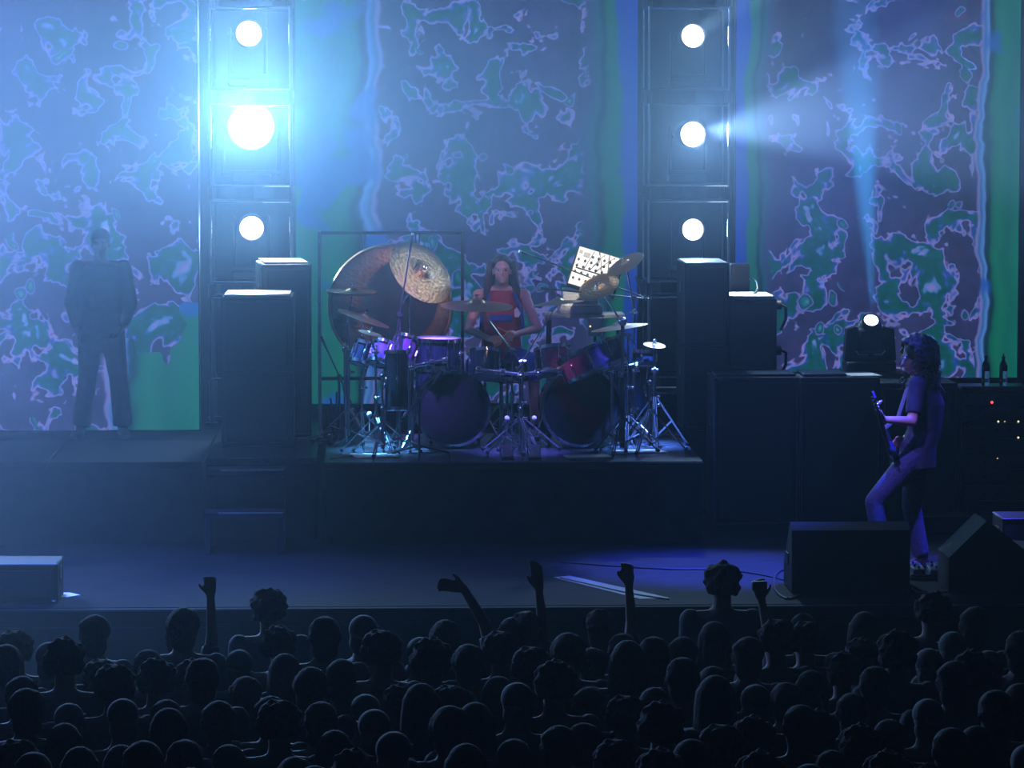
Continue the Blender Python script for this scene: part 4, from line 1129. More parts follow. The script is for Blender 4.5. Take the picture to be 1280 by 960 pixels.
for s_ in (-1, 1):
    MB().tube([(s_ * gr * 0.45, 0.03, gr * 0.86), (s_ * gr * 0.47, 0.025, (ft - 0.028) - gc.z), (s_ * gr * 0.40, 0.025, (ft - 0.028) - gc.z), (s_ * gr * 0.43, 0.03, gr * 0.87)], 0.006, 6).build('cord', M_['rubber'], gg)

# microphones on booms
def mic_stand(label, fx, Y, pole_px, tip_px, metal='blackmetal', Yt=None, tail=0.25, base_z=DECK):
    f = P(fx, 500, Y); j = P(pole_px[0], pole_px[1], Y); tp = P(tip_px[0], tip_px[1], Yt or Y)
    t = thing('microphone_stand', label, 'microphone stand', (f.x, Y, base_z), group='microphones on booms')
    O = V(t.location); j = V((0, 0, j.z - base_z)); tp = tp - O
    for k in range(3):
        a = 0.5 + k * 2.094
        MB().cyl((0, 0, 0.09), (0.30 * math.cos(a), 0.30 * math.sin(a), 0.012), 0.008, seg=8).build('leg', M_[metal], t)
    MB().cyl((0, 0, 0.07), j, 0.010, seg=10).build('pole', M_[metal], t)
    d = (tp - j).normalized()
    MB().cyl(j - d * tail, tp - d * 0.14, 0.0065, seg=8).build('boom_arm', M_[metal], t)
    MB().cyl(j + V((0, -0.02, 0)), j + V((0, 0.03, 0)), 0.020, seg=10).sph(j - d * tail, (0.016, 0.016, 0.016), 8, 6).build('boom_clamp', M_[metal], t)
    m = MB().cyl(tp - d * 0.15, tp - d * 0.02, 0.010, 0.013, seg=12).build('microphone', M_['steel'], t)
    MB().cyl(tp - d * 0.02, tp, 0.013, 0.012, seg=12).build('microphone_grille', M_['alu'], m)
    return t
mic_stand('tall overhead microphone boom crossing the gong, its tip above the frame', 500, 5.3, (500, 393), (516, 291), tail=0.32)
mic_stand('overhead microphone boom slanting in above the drummer from the right', 806, 6.5, (806, 372), (649, 314), Yt=5.9, tail=0.05)
mic_stand('microphone pointing at the drummer, just left of the synthesizer', 792, 6.2, (792, 372), (673, 360), Yt=5.9, tail=0.1)
mic_stand('low microphone boom beside the hi-hat at the far left of the riser', 424, 6.2, (424, 470), (400, 418), Yt=6.2, tail=0.4)
mic_stand('low microphone in front of the left bass drum', 524, 4.85, (524, 500), (556, 462), tail=0.2)

# synthesizer with the white knob panel, keyboard and table
YT = 6.45
c00, c10, c01, c11 = P(731, 315, YT + 0.10), P(800, 318, YT + 0.10), P(711, 361, YT - 0.05), P(764, 366, YT - 0.05)
syn_o = (c01 + c11) / 2
sy = thing('synthesizer', 'tilted white synthesizer panel with rows of black knobs', 'synthesizer', syn_o)
ux = (c11 - c01); wS = ux.length; ux.normalize()
upv = (c00 - c01); hS = upv.length; uz = upv.normalized()
nn = ux.cross(uz).normalized()
if nn.y > 0: nn = -nn
# sheared parallelogram as seen: use true rectangle leaning sideways
uy = (uz - ux * uz.dot(ux)).normalized()
Rm = Matrix((ux, uy, ux.cross(uy))).transposed()
nrm = ux.cross(uy)
B4 = Rm.to_4x4() @ Matrix.Rotation(-0.22, 4, 'Z')
sgn = 1 if nrm.y < 0 else -1
hS2 = hS * 0.96; wS2 = 0.39
def SM(x, y, z): return B4 @ V((x, y, z * sgn))
MB().box((0, 0, 0), (wS2 + 0.03, hS2 + 0.02, 0.06), bevel=0.006, M=B4 @ Matrix.Translation((0, hS2 / 2 + 0.01, -0.035 * sgn))).build('case', M_['black'], sy, smooth=False)
MB().box((0, 0, 0), (wS2, hS2, 0.008), bevel=0.002, M=B4 @ Matrix.Translation((0, hS2 / 2 + 0.01, 0.0))).build('panel', M_['white'], sy, smooth=False)
kn = MB().lathe([(0, 0.022), (0.008, 0.022), (0.0095, 0.004), (0.012, 0.002), (0.012, 0)], 12).mesh('knob', M_['black'])
rowsK = [(0.06, 7, -0.17, 0.055), (0.115, 7, -0.17, 0.055), (0.165, 7, -0.17, 0.055), (0.215, 7, -0.17, 0.055), (0.262, 5, -0.06, 0.05)]
for (y, n_, x0_, dx) in rowsK:
    for i in range(n_):
        o = obj('knob', kn, sy); q = SM(x0_ + i * dx, y * hS2 / 0.31, 0.004)
        o.location = q; o.rotation_euler = (B4 @ (Matrix.Identity(4) if sgn > 0 else Matrix.Rotation(PI, 4, 'X'))).to_euler()
MB().box((0, 0, 0), (0.055, 0.045, 0.012), bevel=0.003, M=B4 @ Matrix.Translation((-0.115, hS2 * 0.86, 0.005 * sgn))).build('display', M_['grey'], sy, smooth=False)
MB().box((0, 0, 0), (0.03, 0.03, 0.012), bevel=0.003, M=B4 @ Matrix.Translation((-0.170, hS2 * 0.90, 0.005 * sgn))).build('display', M_['grey'], sy, smooth=False)
MB().box((0, 0, 0), (wS2 * 0.9, 0.012, 0.014), bevel=0.003, M=B4 @ Matrix.Translation((0, hS2 * 0.47, 0.006 * sgn))).build('patch_strip', M_['black'], sy, smooth=False)
for k in range(5):
    a_ = SM(-0.06 + 0.045 * k, hS2 * 0.95, 0.006); b_ = SM(-0.10 + 0.05 * ((k * 3) % 5), hS2 * 0.5, 0.006)
    up_ = nrm * sgn * 0.05
    MB().tube([a_, a_ + up_ * 0.8 + V((0, 0, 0.03 * (k % 2))), (a_ + b_) / 2 + up_, b_ + up_ * 0.4, b_], 0.003, 6).build('patch_cable', M_['cable'], sy)
# keyboard case and grey mixer under it, on a table
tb_a, tb_b = P(681, 393, 6.35), P(752, 397, 6.35)
zt_ = tb_a.z
tb = thing('side_table', 'low table beside the drummer carrying grey electronics', 'table', ((tb_a.x + tb_b.x) / 2 + 0.1, 6.5, DECK))
wT = tb_b.x - tb_a.x + 0.2
MB().box((0, 0, zt_ - DECK - 0.015), (wT, 0.45, 0.03), bevel=0.005).build('table_top', M_['grey'], tb, smooth=False)
for sx in (-1, 1):
    for sy_ in (-1, 1):
        MB().cyl((sx * (wT / 2 - 0.04), sy_ * 0.18, 0), (sx * (wT / 2 - 0.04), sy_ * 0.18, zt_ - DECK - 0.03), 0.014, seg=8).build('leg', M_['blackmetal'], tb)
kx = (P(700, 385, 6.4).x + P(752, 385, 6.4).x) / 2
kb = thing('keyboard_case', 'grey keyboard unit on the table under the white synthesizer panel', 'keyboard', (kx, 6.48, zt_ + 0.001))
MB().box((0, 0, 0.035), (0.36, 0.30, 0.07), bevel=0.008).build('case', M_['grey'], kb)
MB().box((0, 0.03, 0.135), (0.30, 0.20, 0.11), rot=(0.25, 0, 0), bevel=0.006).build('support_block', M_['grey'], kb)
mkk = MB().box((0, 0, 0), (0.019, 0.10, 0.012), bevel=0.002).mesh('key', M_['white'], False)
for i in range(15): obj('key', mkk, kb, (-0.155 + i * 0.0222, -0.09, 0.076))
p = P(744, 420, 6.2)
gb = thing('mixer_box', 'small grey box with a tiny yellow light below the table edge', 'box', (P(744, 410, 6.05).x, 6.05, P(744, 420, 6.05).z))
hgb = P(744, 397, 6.05).z - gb.location.z
MB().box((0, 0, hgb / 2), (0.115, 0.10, hgb), bevel=0.006).build('case', M_['grey'], gb)
MB().cyl((0, 0.04, -(gb.location.z - DECK) + 0.0), (0, 0.04, 0.002), 0.012, seg=8).cyl((0, 0.04, -(gb.location.z - DECK)), (0, 0.04, -(gb.location.z - DECK) + 0.012), 0.10, seg=20).build('support_pole', M_['blackmetal'], gb)
MB().sph((-0.045, -0.052, hgb * 0.55), 0.007, 8, 6).build('pilot_light', LY, gb)
# dark hanging cables right of the synthesizer
for k, (x0, x1) in enumerate(((795, 800), (799, 806), (803, 801))):
    a_, b_ = P(x0, 345 + 4 * k, 6.6), P(x1, 400, 6.6)
    z_ = DECK + 0.01
    tag(MB().tube([a_, a_.lerp(b_, 0.3) + V((0.02, 0, 0)), b_, V((b_.x + 0.03, 6.6, z_ + 0.2)), V((b_.x + 0.05 + 0.05 * k, 6.55, z_)), V((b_.x + 0.25 + 0.05 * k, 6.4, z_))], 0.010, 6).build('cable', M_['cable']),
        ['leftmost', 'middle', 'rightmost'][k] + ' of three dark cables hanging behind the right cymbals', 'cable', 'cables behind the right cymbals')
# tangled cables and small gear at the left rear of the riser
for k in range(5):
    g = G(402 + 7 * k, 556 - 2 * k, DECK)
    rnd = random.Random(k)
    pts = [V((g.x + rnd.uniform(-0.12, 0.12), g.y + rnd.uniform(-0.10, 0.14) + 0.05, DECK + 0.012 + 0.004 * k)) for _ in range(6)]
    pts.append(V((P(405 + 8 * k, 500, 6.3).x, 6.3, DECK + 0.30 + 0.05 * k)))
    tag(MB().tube(pts, 0.009, 6).build('cable', M_['cable']), ['first', 'second', 'third', 'fourth', 'fifth'][k] + ' tangled dark cable from the left at the rear of the drum riser', 'cable', 'tangled cables on the riser')

# ------------------------------------------------------------------ people
def hand(mb, wrist, d, n, s, curl=0.4, sc=1.0, spread=0.12, thumb=0.6):
    """d: finger direction, n: palm normal, s: thumb side"""
    wrist, d, n, s = V(wrist), V(d).normalized(), V(n).normalized(), V(s).normalized()
    k = sc
    mb.loft([(wrist - d * 0.01 * k, s * 0.026 * k, n * 0.017 * k), (wrist + d * 0.025 * k, s * 0.036 * k, n * 0.017 * k), (wrist + d * 0.065 * k, s * 0.042 * k, n * 0.016 * k), (wrist + d * 0.098 * k, s * 0.040 * k, n * 0.012 * k)], 14)
    for i, (off, ln) in enumerate(((0.030, 0.92), (0.010, 1.0), (-0.011, 0.94), (-0.031, 0.74))):
        p = wrist + d * 0.090 * k + s * off * k
        dd = (d + s * spread * off / 0.03).normalized(); nn_ = (n - dd * n.dot(dd)).normalized()
        for j, L_ in enumerate((0.042, 0.027, 0.022)):
            a = curl * (0.7, 1.0, 0.7)[j]
            dd, nn_ = dd * math.cos(a) + nn_ * math.sin(a), nn_ * math.cos(a) - dd * math.sin(a)
            q = p + dd * L_ * ln * k
            mb.cap(p, q, 0.0098 * k - 0.0008 * j, 0.0090 * k - 0.0008 * j, 8)
            p = q
    p = wrist + d * 0.025 * k + s * 0.026 * k
    dd = (d * 0.65 + s * 0.75 + V(n) * thumb * 0.5).normalized()
    q = p + dd * 0.042 * k
    mb.cap(p, q, 0.015 * k, 0.0115 * k, 8)
    dd2 = (dd + d * 0.5 - s * 0.2 + V(n) * thumb * 0.4).normalized()
    mb.cap(q, q + dd2 * 0.030 * k, 0.0115 * k, 0.0095 * k, 8)

def add_head(mb, c, f, u, detail=True, k=1.0):
    """c: centre of the skull at eye height, f: facing, u: up"""
    f = V(f).normalized(); u = (V(u) - f * V(u).dot(f)).normalized(); s = u.cross(f)
    R3 = Matrix((s, f, u)).transposed()
    def at_(x, y, z): return V(c) + (s * x + f * y + u * z) * k
    mb.sph(at_(0, -0.015, 0.03), (0.075 * k, 0.094 * k, 0.088 * k), 20, 14, R3)
    mb.sph(at_(0, 0.022, -0.035), (0.060 * k, 0.066 * k, 0.085 * k), 18, 12, R3)
    mb.sph(at_(0, 0.062, -0.098), (0.026 * k, 0.022 * k, 0.020 * k), 12, 8, R3)
    if detail:
        for sx in (-1, 1):
            mb.sph(at_(sx * 0.040, 0.052, -0.030), (0.024 * k, 0.022 * k, 0.020 * k), 10, 8, R3)
            mb.sph(at_(sx * 0.076, -0.012, -0.008), (0.009 * k, 0.018 * k, 0.030 * k), 10, 8, R3)
            mb.sph(at_(sx * 0.031, 0.074, 0.026), (0.024 * k, 0.012 * k, 0.008 * k), 10, 8, R3)
        mb.cap(at_(0, 0.082, 0.010), at_(0, 0.104, -0.034), 0.009 * k, 0.015 * k, 8)
        mb.sph(at_(0, 0.087, -0.062), (0.024 * k, 0.011 * k, 0.006 * k), 10, 6, R3)
        mb.sph(at_(0, 0.085, -0.073), (0.020 * k, 0.010 * k, 0.006 * k), 10, 6, R3)
    return at_

def torso_rings(J, inf=0.0, hem=None, top=True, neck=True):
    ss = (J['shl'] - J['shr']); ss.normalize()
    hs = (J['hipl'] - J['hipr']); hs.normalize()
    up = (J['neck'] - J['pelvis']).normalized()
    def fr(s_, rx, ry):
        f_ = s_.cross(up).normalized()
        return s_ * (rx + inf), f_ * (ry + inf)
    pel, wai, che, nec = J['pelvis'], J['waist'], J['chest'], J['neck']
    k = J.get('k', 1.0)
    rr = []
    if hem is None:
        rr.append((pel - up * 0.09, *fr(hs, 0.12 * k, 0.09 * k)))
    else:
        rr.append((pel - up * hem, *fr(hs, 0.165 * k, 0.12 * k)))
    rr.append((pel, *fr(hs, 0.165 * k, 0.115 * k)))
    rr.append((wai, *fr((hs + ss).normalized(), 0.145 * k, 0.105 * k)))
    rr.append((che, *fr(ss, 0.172 * k, 0.118 * k)))
    shc = (J['shl'] + J['shr']) / 2
    rr.append((shc - up * 0.01, *fr(ss, 0.165 * k, 0.095 * k)))
    if neck:
        rr.append((shc.lerp(nec, 0.55), *fr(ss, (0.115 if J.get('crowd') else 0.095) * k, 0.076 * k)))
        rr.append((nec, *fr(ss, 0.058 * k, 0.060 * k)))
    return rr

def body_shapes(J, hands=None, head_detail=True, feet=True, arms=True):
    mb = MB(); k = J.get('k', 1.0)
    mb.loft(torso_rings(J), 20)
    mb.cap(J['neck'] - (J['neck'] - J['chest']).normalized() * 0.05, J['head'] - V(J['up']) * 0.06, 0.060 * k, 0.058 * k, 12)
    add_head(mb, J['head'], J['face'], J['up'], head_detail, k)
    for s_ in ('l', 'r'):
        if arms:
            mb.cap(J['sh' + s_], J['el' + s_], 0.052 * k, 0.040 * k, 12)
            mb.cap(J['el' + s_], J['wr' + s_], 0.039 * k, 0.026 * k, 12)
            mb.sph(J['sh' + s_], 0.060 * k, 12, 8)
            mb.cap(J['neck'].lerp(J['chest'], 0.25), J['sh' + s_], 0.060 * k, 0.056 * k, 12)
            if hands and hands.get(s_): hand(mb, *hands[s_][:4], **hands[s_][4])
            elif not hands:
                dd = (J['wr' + s_] - J['el' + s_]).normalized()
                mb.cap(J['wr' + s_], J['wr' + s_] + dd * 0.13, 0.026, 0.030, 8)
        mb.cap(J['hip' + s_], J['kn' + s_], 0.088 * k, 0.058 * k, 14)
        mb.cap(J['kn' + s_], J['an' + s_], 0.056 * k, 0.038 * k, 14)
        mb.sph(J['kn' + s_].lerp(J['an' + s_], 0.3) , 0.055 * k, 10, 8)
        if feet: mb.cap(J['an' + s_] - V((0, 0, 0.03)), J['toe' + s_], 0.038, 0.030, 10)
    return mb
def shirt_shapes(J, sleeve=0.55, hem=0.10, inf=0.016):
    mb = MB(); k = J.get('k', 1.0)
    rr = torso_rings(J, inf, hem); rr = rr[:-1]
    mb.loft(rr, 22)
    if sleeve > 0:
        for s_ in ('l', 'r'):
            e = J['sh' + s_].lerp(J['el' + s_], min(sleeve, 1.0))
            mb.cap(J['sh' + s_], J['sh' + s_] * 1.0, 0.070 * k, 0.070 * k, 12)
            mb.cyl(J['sh' + s_], e, 0.068 * k, 0.060 * k, 14)
            if sleeve > 1.0:
                mb.cap(J['el' + s_], J['el' + s_].lerp(J['wr' + s_], sleeve - 1.0), 0.056 * k, 0.042 * k, 12)
    return mb
def trouser_shapes(J, to=0.92, inf=0.014, flare=0.0):
    mb = MB(); k = J.get('k', 1.0)
    rr = torso_rings(J, inf * 0.8)[:2]
    up = (J['neck'] - J['pelvis']).normalized()
    rr.append((J['pelvis'] + up * 0.05, rr[1][1] * 0.98, rr[1][2] * 0.98))
    mb.loft(rr, 20)
    for s_ in ('l', 'r'):
        mb.cap(J['hip' + s_], J['kn' + s_], (0.090 + inf) * k, (0.060 + inf) * k, 14)
        e = J['kn' + s_].lerp(J['an' + s_], to)
        mb.cyl(J['kn' + s_], e, (0.060 + inf) * k, (0.050 + inf + flare) * k, 14)
    return mb
def shoe(t, J, s_, m='shoe'):
    a, b = J['an' + s_], J['toe' + s_]
    d = V((b.x - a.x, b.y - a.y, 0)).normalized(); sd = V((0, 0, 1)).cross(d)
    z0 = b.z - 0.032
    mb = MB()
    heel = V((a.x, a.y, z0)) - d * 0.05
    mb.loft([(heel + V((0, 0, 0.045)), sd * 0.030, V((0, 0, 0.044))), (heel + d * 0.05 + V((0, 0, 0.050)), sd * 0.040, V((0, 0, 0.049))), (heel + d * 0.12 + V((0, 0, 0.042)), sd * 0.044, V((0, 0, 0.041))), (heel + d * 0.20 + V((0, 0, 0.034)), sd * 0.048, V((0, 0, 0.033))), (heel + d * 0.265 + V((0, 0, 0.026)), sd * 0.030, V((0, 0, 0.020)))], 16)
    mb.cyl(V((a.x, a.y, z0 + 0.03)), a + V((0, 0, 0.03)), 0.046, 0.048, 14)
    mb.build('shoe', M_[m], t)

# ---- guitarist, facing the left of the stage
GY = 2.65
gx = P(1146, 722, GY)
gt = thing('guitarist', 'guitarist with long dark curly hair, black t-shirt and blue jeans, facing left', 'person', (gx.x, GY, STAGE))
J = dict(up=V((-0.12, -0.03, 1)), face=V((-1, -0.22, -0.22)), k=1.0,
         head=V((-0.035, -0.03, 1.60)), neck=V((0.025, 0.0, 1.475)),
         shl=V((-0.035, -0.175, 1.405)), shr=V((0.075, 0.175, 1.41)),
         chest=V((0.055, 0.0, 1.26)), waist=V((0.045, 0.0, 1.06)), pelvis=V((0.0, 0.0, 0.93)),
         hipl=V((-0.03, -0.085, 0.88)), hipr=V((0.01, 0.085, 0.88)),
         knl=V((-0.34, -0.14, 0.54)), anl=V((-0.27, -0.16, 0.10)), toel=V((-0.44, -0.20, 0.032)),
         knr=V((-0.03, 0.10, 0.48)), anr=V((0.055, 0.12, 0.09)), toer=V((-0.10, 0.06, 0.032)),
         ell=V((-0.085, -0.27, 1.145)), wrl=V((-0.295, -0.335, 1.165)),
         elr=V((0.10, 0.24, 1.13)), wrr=V((-0.10, 0.02, 0.98)))
for k_, v in J.items():
    if isinstance(v, Vector): J[k_] = V(v)
# neck axis of the guitar
NB = V((-0.215, -0.10, 0.945)); NH = V((-0.385, -0.50, 1.335))
nd = (NH - NB).normalized()
gside = V((-1, -0.3, -0.0)); gn = (gside - nd * gside.dot(nd)).normalized()      # outwards, away from the belly
gs = nd.cross(gn).normalized()
Jh = {'l': (J['wrl'], (-0.62, -0.22, 0.75), (0.65, 0.05, 0.6), (-0.1, -0.9, 0.1), dict(curl=0.75, thumb=0.4)),
      'r': (J['wrr'], (-0.75, -0.62, -0.2), (0.3, -0.2, -0.9), (-0.3, -0.4, 0.85), dict(curl=0.55, thumb=0.5))}
obj('body', body_shapes(J, Jh).fused('body', M_['skin'], 0.0075, 4), gt)
obj('t_shirt', shirt_shapes(J, 0.80, 0.15, 0.020).fused('t_shirt', M_['tee'], 0.011, 3), gt)
obj('jeans', trouser_shapes(J, 0.95, 0.012).fused('jeans', M_['jeans'], 0.011, 3), gt)
shoe(gt, J, 'l'); shoe(gt, J, 'r')
# curly hair mass
rnd = random.Random(3)
hb_ = MB()
hf = V(J['face']).normalized(); hu = (V((0, 0, 1)) - hf * hf.z).normalized(); hsd = hu.cross(hf)
hb_.sph(J['head'] + V((0.030, 0.0, 0.045)), (0.112, 0.108, 0.105), 18, 12)
for i in range(420):
    a = rnd.uniform(0, 2 * PI); zz = rnd.uniform(-1, 1)
    if zz > -0.2:
        r_ = math.sqrt(max(0, 1 - zz * zz))
        d = V((math.cos(a) * r_, math.sin(a) * r_, zz))
        if d.dot(hf) > 0.55 and d.z < 0.65: continue
        c = J['head'] + V((0.025, 0, 0.035)) + V((d.x * 0.140, d.y * 0.130, d.z * 0.120))
    else:
        t_ = rnd.uniform(0, 1)
        ang = rnd.uniform(-2.0, 2.0)
        back = -hf * math.cos(ang) + hsd * math.sin(ang)
        w_ = 0.135 + 0.012 * math.sin(t_ * 9)
        c = J['head'] + V((0.035 + 0.035 * t_, 0, 0.02 - 0.25 * t_)) + V((back.x, back.y, 0)) * w_ * (1 - 0.25 * t_) * rnd.uniform(0.75, 1.0)
    hb_.ico(c, rnd.uniform(0.016, 0.030), 1)
for s_ in (-1, 1):
    for k in range(7):
        hb_.ico(J['head'] + hsd * s_ * 0.085 + hf * (0.02 - 0.012 * k) + V((0, 0, 0.01 - 0.03 * k)), 0.028, 1)
obj('hair', hb_.fused('hair', M_['hair'], 0.008, 0), gt)
for s_ in (-1, 1):
    MB().sph(J['head'] + hf * 0.083 + hsd * s_ * 0.031 + hu * 0.012, 0.011, 10, 8).build('eye', M_['white'], gt)
# loose curl ends
le = MB()
for i in range(230):
    a = rnd.uniform(-2.3, 2.3); back = -hf * math.cos(a) + hsd * math.sin(a)
    z0 = rnd.uniform(-0.22, 0.15)
    p0_ = J['head'] + V((0.03, 0, z0)) + V((back.x, back.y, 0)) * (0.125 if z0 < 0.08 else 0.085)
    pts = [p0_ + V((back.x, back.y, 0)) * (0.010 * q) + V((0.014 * math.sin(q * 2.2 + i), 0.014 * math.cos(q * 2.2 + i), -0.014 * q)) for q in range(5)]
    le.tube(pts, [0.006, 0.006, 0.005, 0.004, 0.002], 5)
o = le.build('curl_ends', M_['hair'], gt); o['kind'] = 'stuff'
# guitar
gu = thing('electric_guitar', 'dark glossy electric guitar with its neck pointing up, held by the guitarist', 'guitar', V(gt.location) + NB)
Bm = Matrix((gs, nd, gs.cross(nd))).transposed().to_4x4()
# body outline in local (x across, y along the neck)
out = [(0, 0.02), (0.045, 0.03), (0.085, 0.075), (0.12, 0.085), (0.135, 0.05), (0.115, 0.0), (0.095, -0.06), (0.105, -0.13), (0.145, -0.20), (0.155, -0.27), (0.12, -0.34), (0.05, -0.375), (0, -0.38)]
out2 = out + [(-x * 0.96, y - (0.02 if y > 0.02 else 0.0)) for x, y in out[::-1][1:-1]]
def gmb_prism(pts, z0, z1):
    mb = MB(); a = [mb.bm.verts.new((x, y, z0)) for x, y in pts]; b = [mb.bm.verts.new((x, y, z1)) for x, y in pts]
    mb.bm.faces.new(a[::-1]); mb.bm.faces.new(b); n = len(pts)
    for i in range(n): mb.bm.faces.new((a[i], a[(i + 1) % n], b[(i + 1) % n], b[i]))
    return mb
gb_ = gmb_prism(out2, -0.022, 0.022)
bmesh.ops.bevel(gb_.bm, geom=[e for e in gb_.bm.edges if abs(e.verts[0].co.z - e.verts[1].co.z) < 1e-6], offset=0.006, segments=2, affect='EDGES')
gr_ = obj('guitar_body', gb_.mesh('guitar_body', M_['guitar']), gu); gr_.rotation_euler = Bm.to_euler()
gl = (NH - NB).length
def gpart(name, mb, m): 
    o = mb.build(name, M_[m], gu); o.rotation_euler = Bm.to_euler(); return o
gpart('neck', MB().loft([(V((0, -0.03, 0.014)), V((0.028, 0, 0)), V((0, 0, 0.014))), (V((0, gl - 0.12, 0.010)), V((0.022, 0, 0)), V((0, 0, 0.012)))], 14), 'wood')
gpart('fretboard', MB().box((0, (gl - 0.18) / 2 , 0.026), (0.050, gl - 0.10, 0.006), bevel=0.001), 'black')
hs_pts = [(-0.022, gl - 0.13), (-0.038, gl - 0.09), (-0.040, gl + 0.04), (-0.010, gl + 0.065), (0.034, gl + 0.05), (0.030, gl - 0.09), (0.022, gl - 0.13)]
gpart('headstock', gmb_prism(hs_pts, -0.002, 0.014), 'guitar')
for k in range(3):
    for s_ in (-1, 1):
        gpart('tuning_peg', MB().cyl((s_ * 0.018, gl - 0.075 + 0.042 * k, 0.0), (s_ * 0.018, gl - 0.075 + 0.042 * k, 0.028), 0.006, seg=8).cyl((s_ * 0.03, gl - 0.075 + 0.042 * k, 0.006), (s_ * 0.055, gl - 0.075 + 0.042 * k, 0.006), 0.005, seg=8).sph((s_ * 0.060, gl - 0.075 + 0.042 * k, 0.006), (0.010, 0.008, 0.006), 8, 6), 'chrome')
gpart('bridge', MB().box((0, -0.22, 0.030), (0.09, 0.018, 0.016), bevel=0.003), 'chrome')
for y in (-0.06, -0.15): gpart('pickup', MB().box((0, y, 0.026), (0.088, 0.036, 0.012), bevel=0.003), 'chrome')
for k in range(2): gpart('knob', MB().cyl((0.09 + 0.01 * k, -0.22 - 0.05 * k, 0.02), (0.09 + 0.01 * k, -0.22 - 0.05 * k, 0.040), 0.011, seg=12), 'chrome')
gpart('strings', MB().box((0, (gl - 0.30) / 2 + 0.02, 0.0335), (0.036, gl + 0.26, 0.001)), 'steel')
# strap over the shoulder
L_ = -NB
sp = [Bm @ V((0.0, -0.38, 0)), V((0.02, 0.13, 1.02)) + L_, V((0.19, 0.10, 1.18)) + L_, V((0.20, 0.02, 1.34)) + L_, V((0.10, -0.06, 1.47)) + L_, V((-0.02, -0.10, 1.46)) + L_, V((-0.105, -0.11, 1.36)) + L_, V((-0.17, -0.13, 1.16)) + L_, Bm @ V((-0.12, 0.07, 0.01))]
mb = MB(); rings = []
for i, p_ in enumerate(sp):
    d = (sp[min(i + 1, len(sp) - 1)] - sp[max(i - 1, 0)]).normalized()
    c_ = V((0.05, 0, 1.2)) + L_
    rad = (p_ - c_); rad.z *= 0.3; rad = (rad - d * rad.dot(d)).normalized()
    rings.append((p_, d.cross(rad) * 0.020, rad * 0.003))
mb.loft(rings, 10).build('strap', M_['strap'], gu)

# ---- drummer
dx_ = P(627, 400, 6.35)
dr = thing('drummer', 'long-haired drummer in a red basketball jersey seated behind the kit', 'person', (dx_.x, 6.35, DECK))
ZD = 0.0
J = dict(up=V((0, 0.05, 1)), face=V((-0.02, -1, 0.10)), k=0.98,
         head=V((0.0, -0.045, 1.415)), neck=V((0, 0.02, 1.30)), shl=V((0.19, 0.03, 1.20)), shr=V((-0.19, 0.03, 1.20)),
         chest=V((0, 0.03, 1.06)), waist=V((0, 0.05, 0.86)), pelvis=V((0, 0.07, 0.70)),
         hipl=V((0.10, 0.05, 0.67)), hipr=V((-0.10, 0.05, 0.67)), knl=V((0.25, -0.36, 0.66)), knr=V((-0.23, -0.36, 0.66)),
         anl=V((0.27, -0.30, 0.12)), anr=V((-0.25, -0.30, 0.12)), toel=V((0.28, -0.48, 0.05)), toer=V((-0.27, -0.48, 0.05)),
         ell=V((0.30, -0.02, 0.93)), wrl=V((0.12, -0.26, 0.90)), elr=V((-0.28, -0.02, 0.92)), wrr=V((-0.11, -0.25, 0.86)))
Jh = {'l': (J['wrl'], (-0.5, -0.75, 0.1), (-0.3, 0.2, -0.9), (-0.7, -0.1, 0.5), dict(curl=1.1, thumb=0.8)),
      'r': (J['wrr'], (0.45, -0.8, 0.05), (0.3, 0.2, -0.9), (0.7, -0.1, 0.5), dict(curl=1.1, thumb=0.8))}
obj('body', body_shapes(J, Jh).fused('body', M_['skin'], 0.0075, 4), dr)
je = obj('jersey', shirt_shapes(J, 0, 0.06, 0.020).fused('jersey', M_['jersey'], 0.011, 3), dr)
obj('shorts', trouser_shapes(J, 0.25, 0.024).fused('shorts', M_['jblue'], 0.012, 3), dr)
shoe(dr, J, 'l'); shoe(dr, J, 'r')
# jersey trim and chest mark
for s_ in (-1, 1):
    MB().tube([(s_ * 0.095, -0.095, 1.235), (s_ * 0.150, -0.110, 1.12), (s_ * 0.175, -0.10, 1.0), (s_ * 0.178, -0.06, 0.92)], 0.012, 8).build('trim', M_['jblue'], je)
MB().box((-0.01, -0.118, 1.025), (0.19, 0.02, 0.055), rot=(0.03, 0, 0), bevel=0.006).build('chest_band', M_['jblue'], je)
MB().prism([(0.0, 0), (0.035, 0.0), (0.05, 0.035), (0.02, 0.085), (-0.005, 0.06)], -0.128, -0.112, Matrix.Translation((0.105, 0.002, 1.03))).build('chest_mark', M_['white'], je, smooth=False)
for s_ in (-1, 1):
    MB().sph(J['head'] + V((s_ * 0.030, -0.070, 0.006)), 0.009, 10, 8).build('eye', M_['black'], dr)
hh = MB(); rnd = random.Random(5)
hh.sph(J['head'] + V((0, 0.032, 0.047)), (0.088, 0.092, 0.094), 18, 12)
for i in range(150):
    a = rnd.uniform(-0.25, PI + 0.25)
    bx, by = math.cos(a), math.sin(a)
    r0_ = rnd.uniform(0.072, 0.092)
    st_ = J['head'] + V((bx * r0_, 0.018 + by * r0_ * 0.95, 0.06 + rnd.uniform(-0.02, 0.03)))
    ln = rnd.uniform(0.26, 0.40)
    pts = []
    for q in range(6):
        u = q / 5
        pts.append(st_ + V((bx * (0.02 + 0.045 * u), by * 0.02 + 0.0 + (-0.05 * u if abs(bx) > 0.75 else 0), -ln * u)) + V((rnd.uniform(-1, 1), rnd.uniform(-1, 1), 0)) * 0.006)
    hh.tube(pts, [0.010, 0.012, 0.012, 0.011, 0.008, 0.003], 6)
obj('hair', hh.fused('hair', M_['hairb'], 0.008, 1), dr)
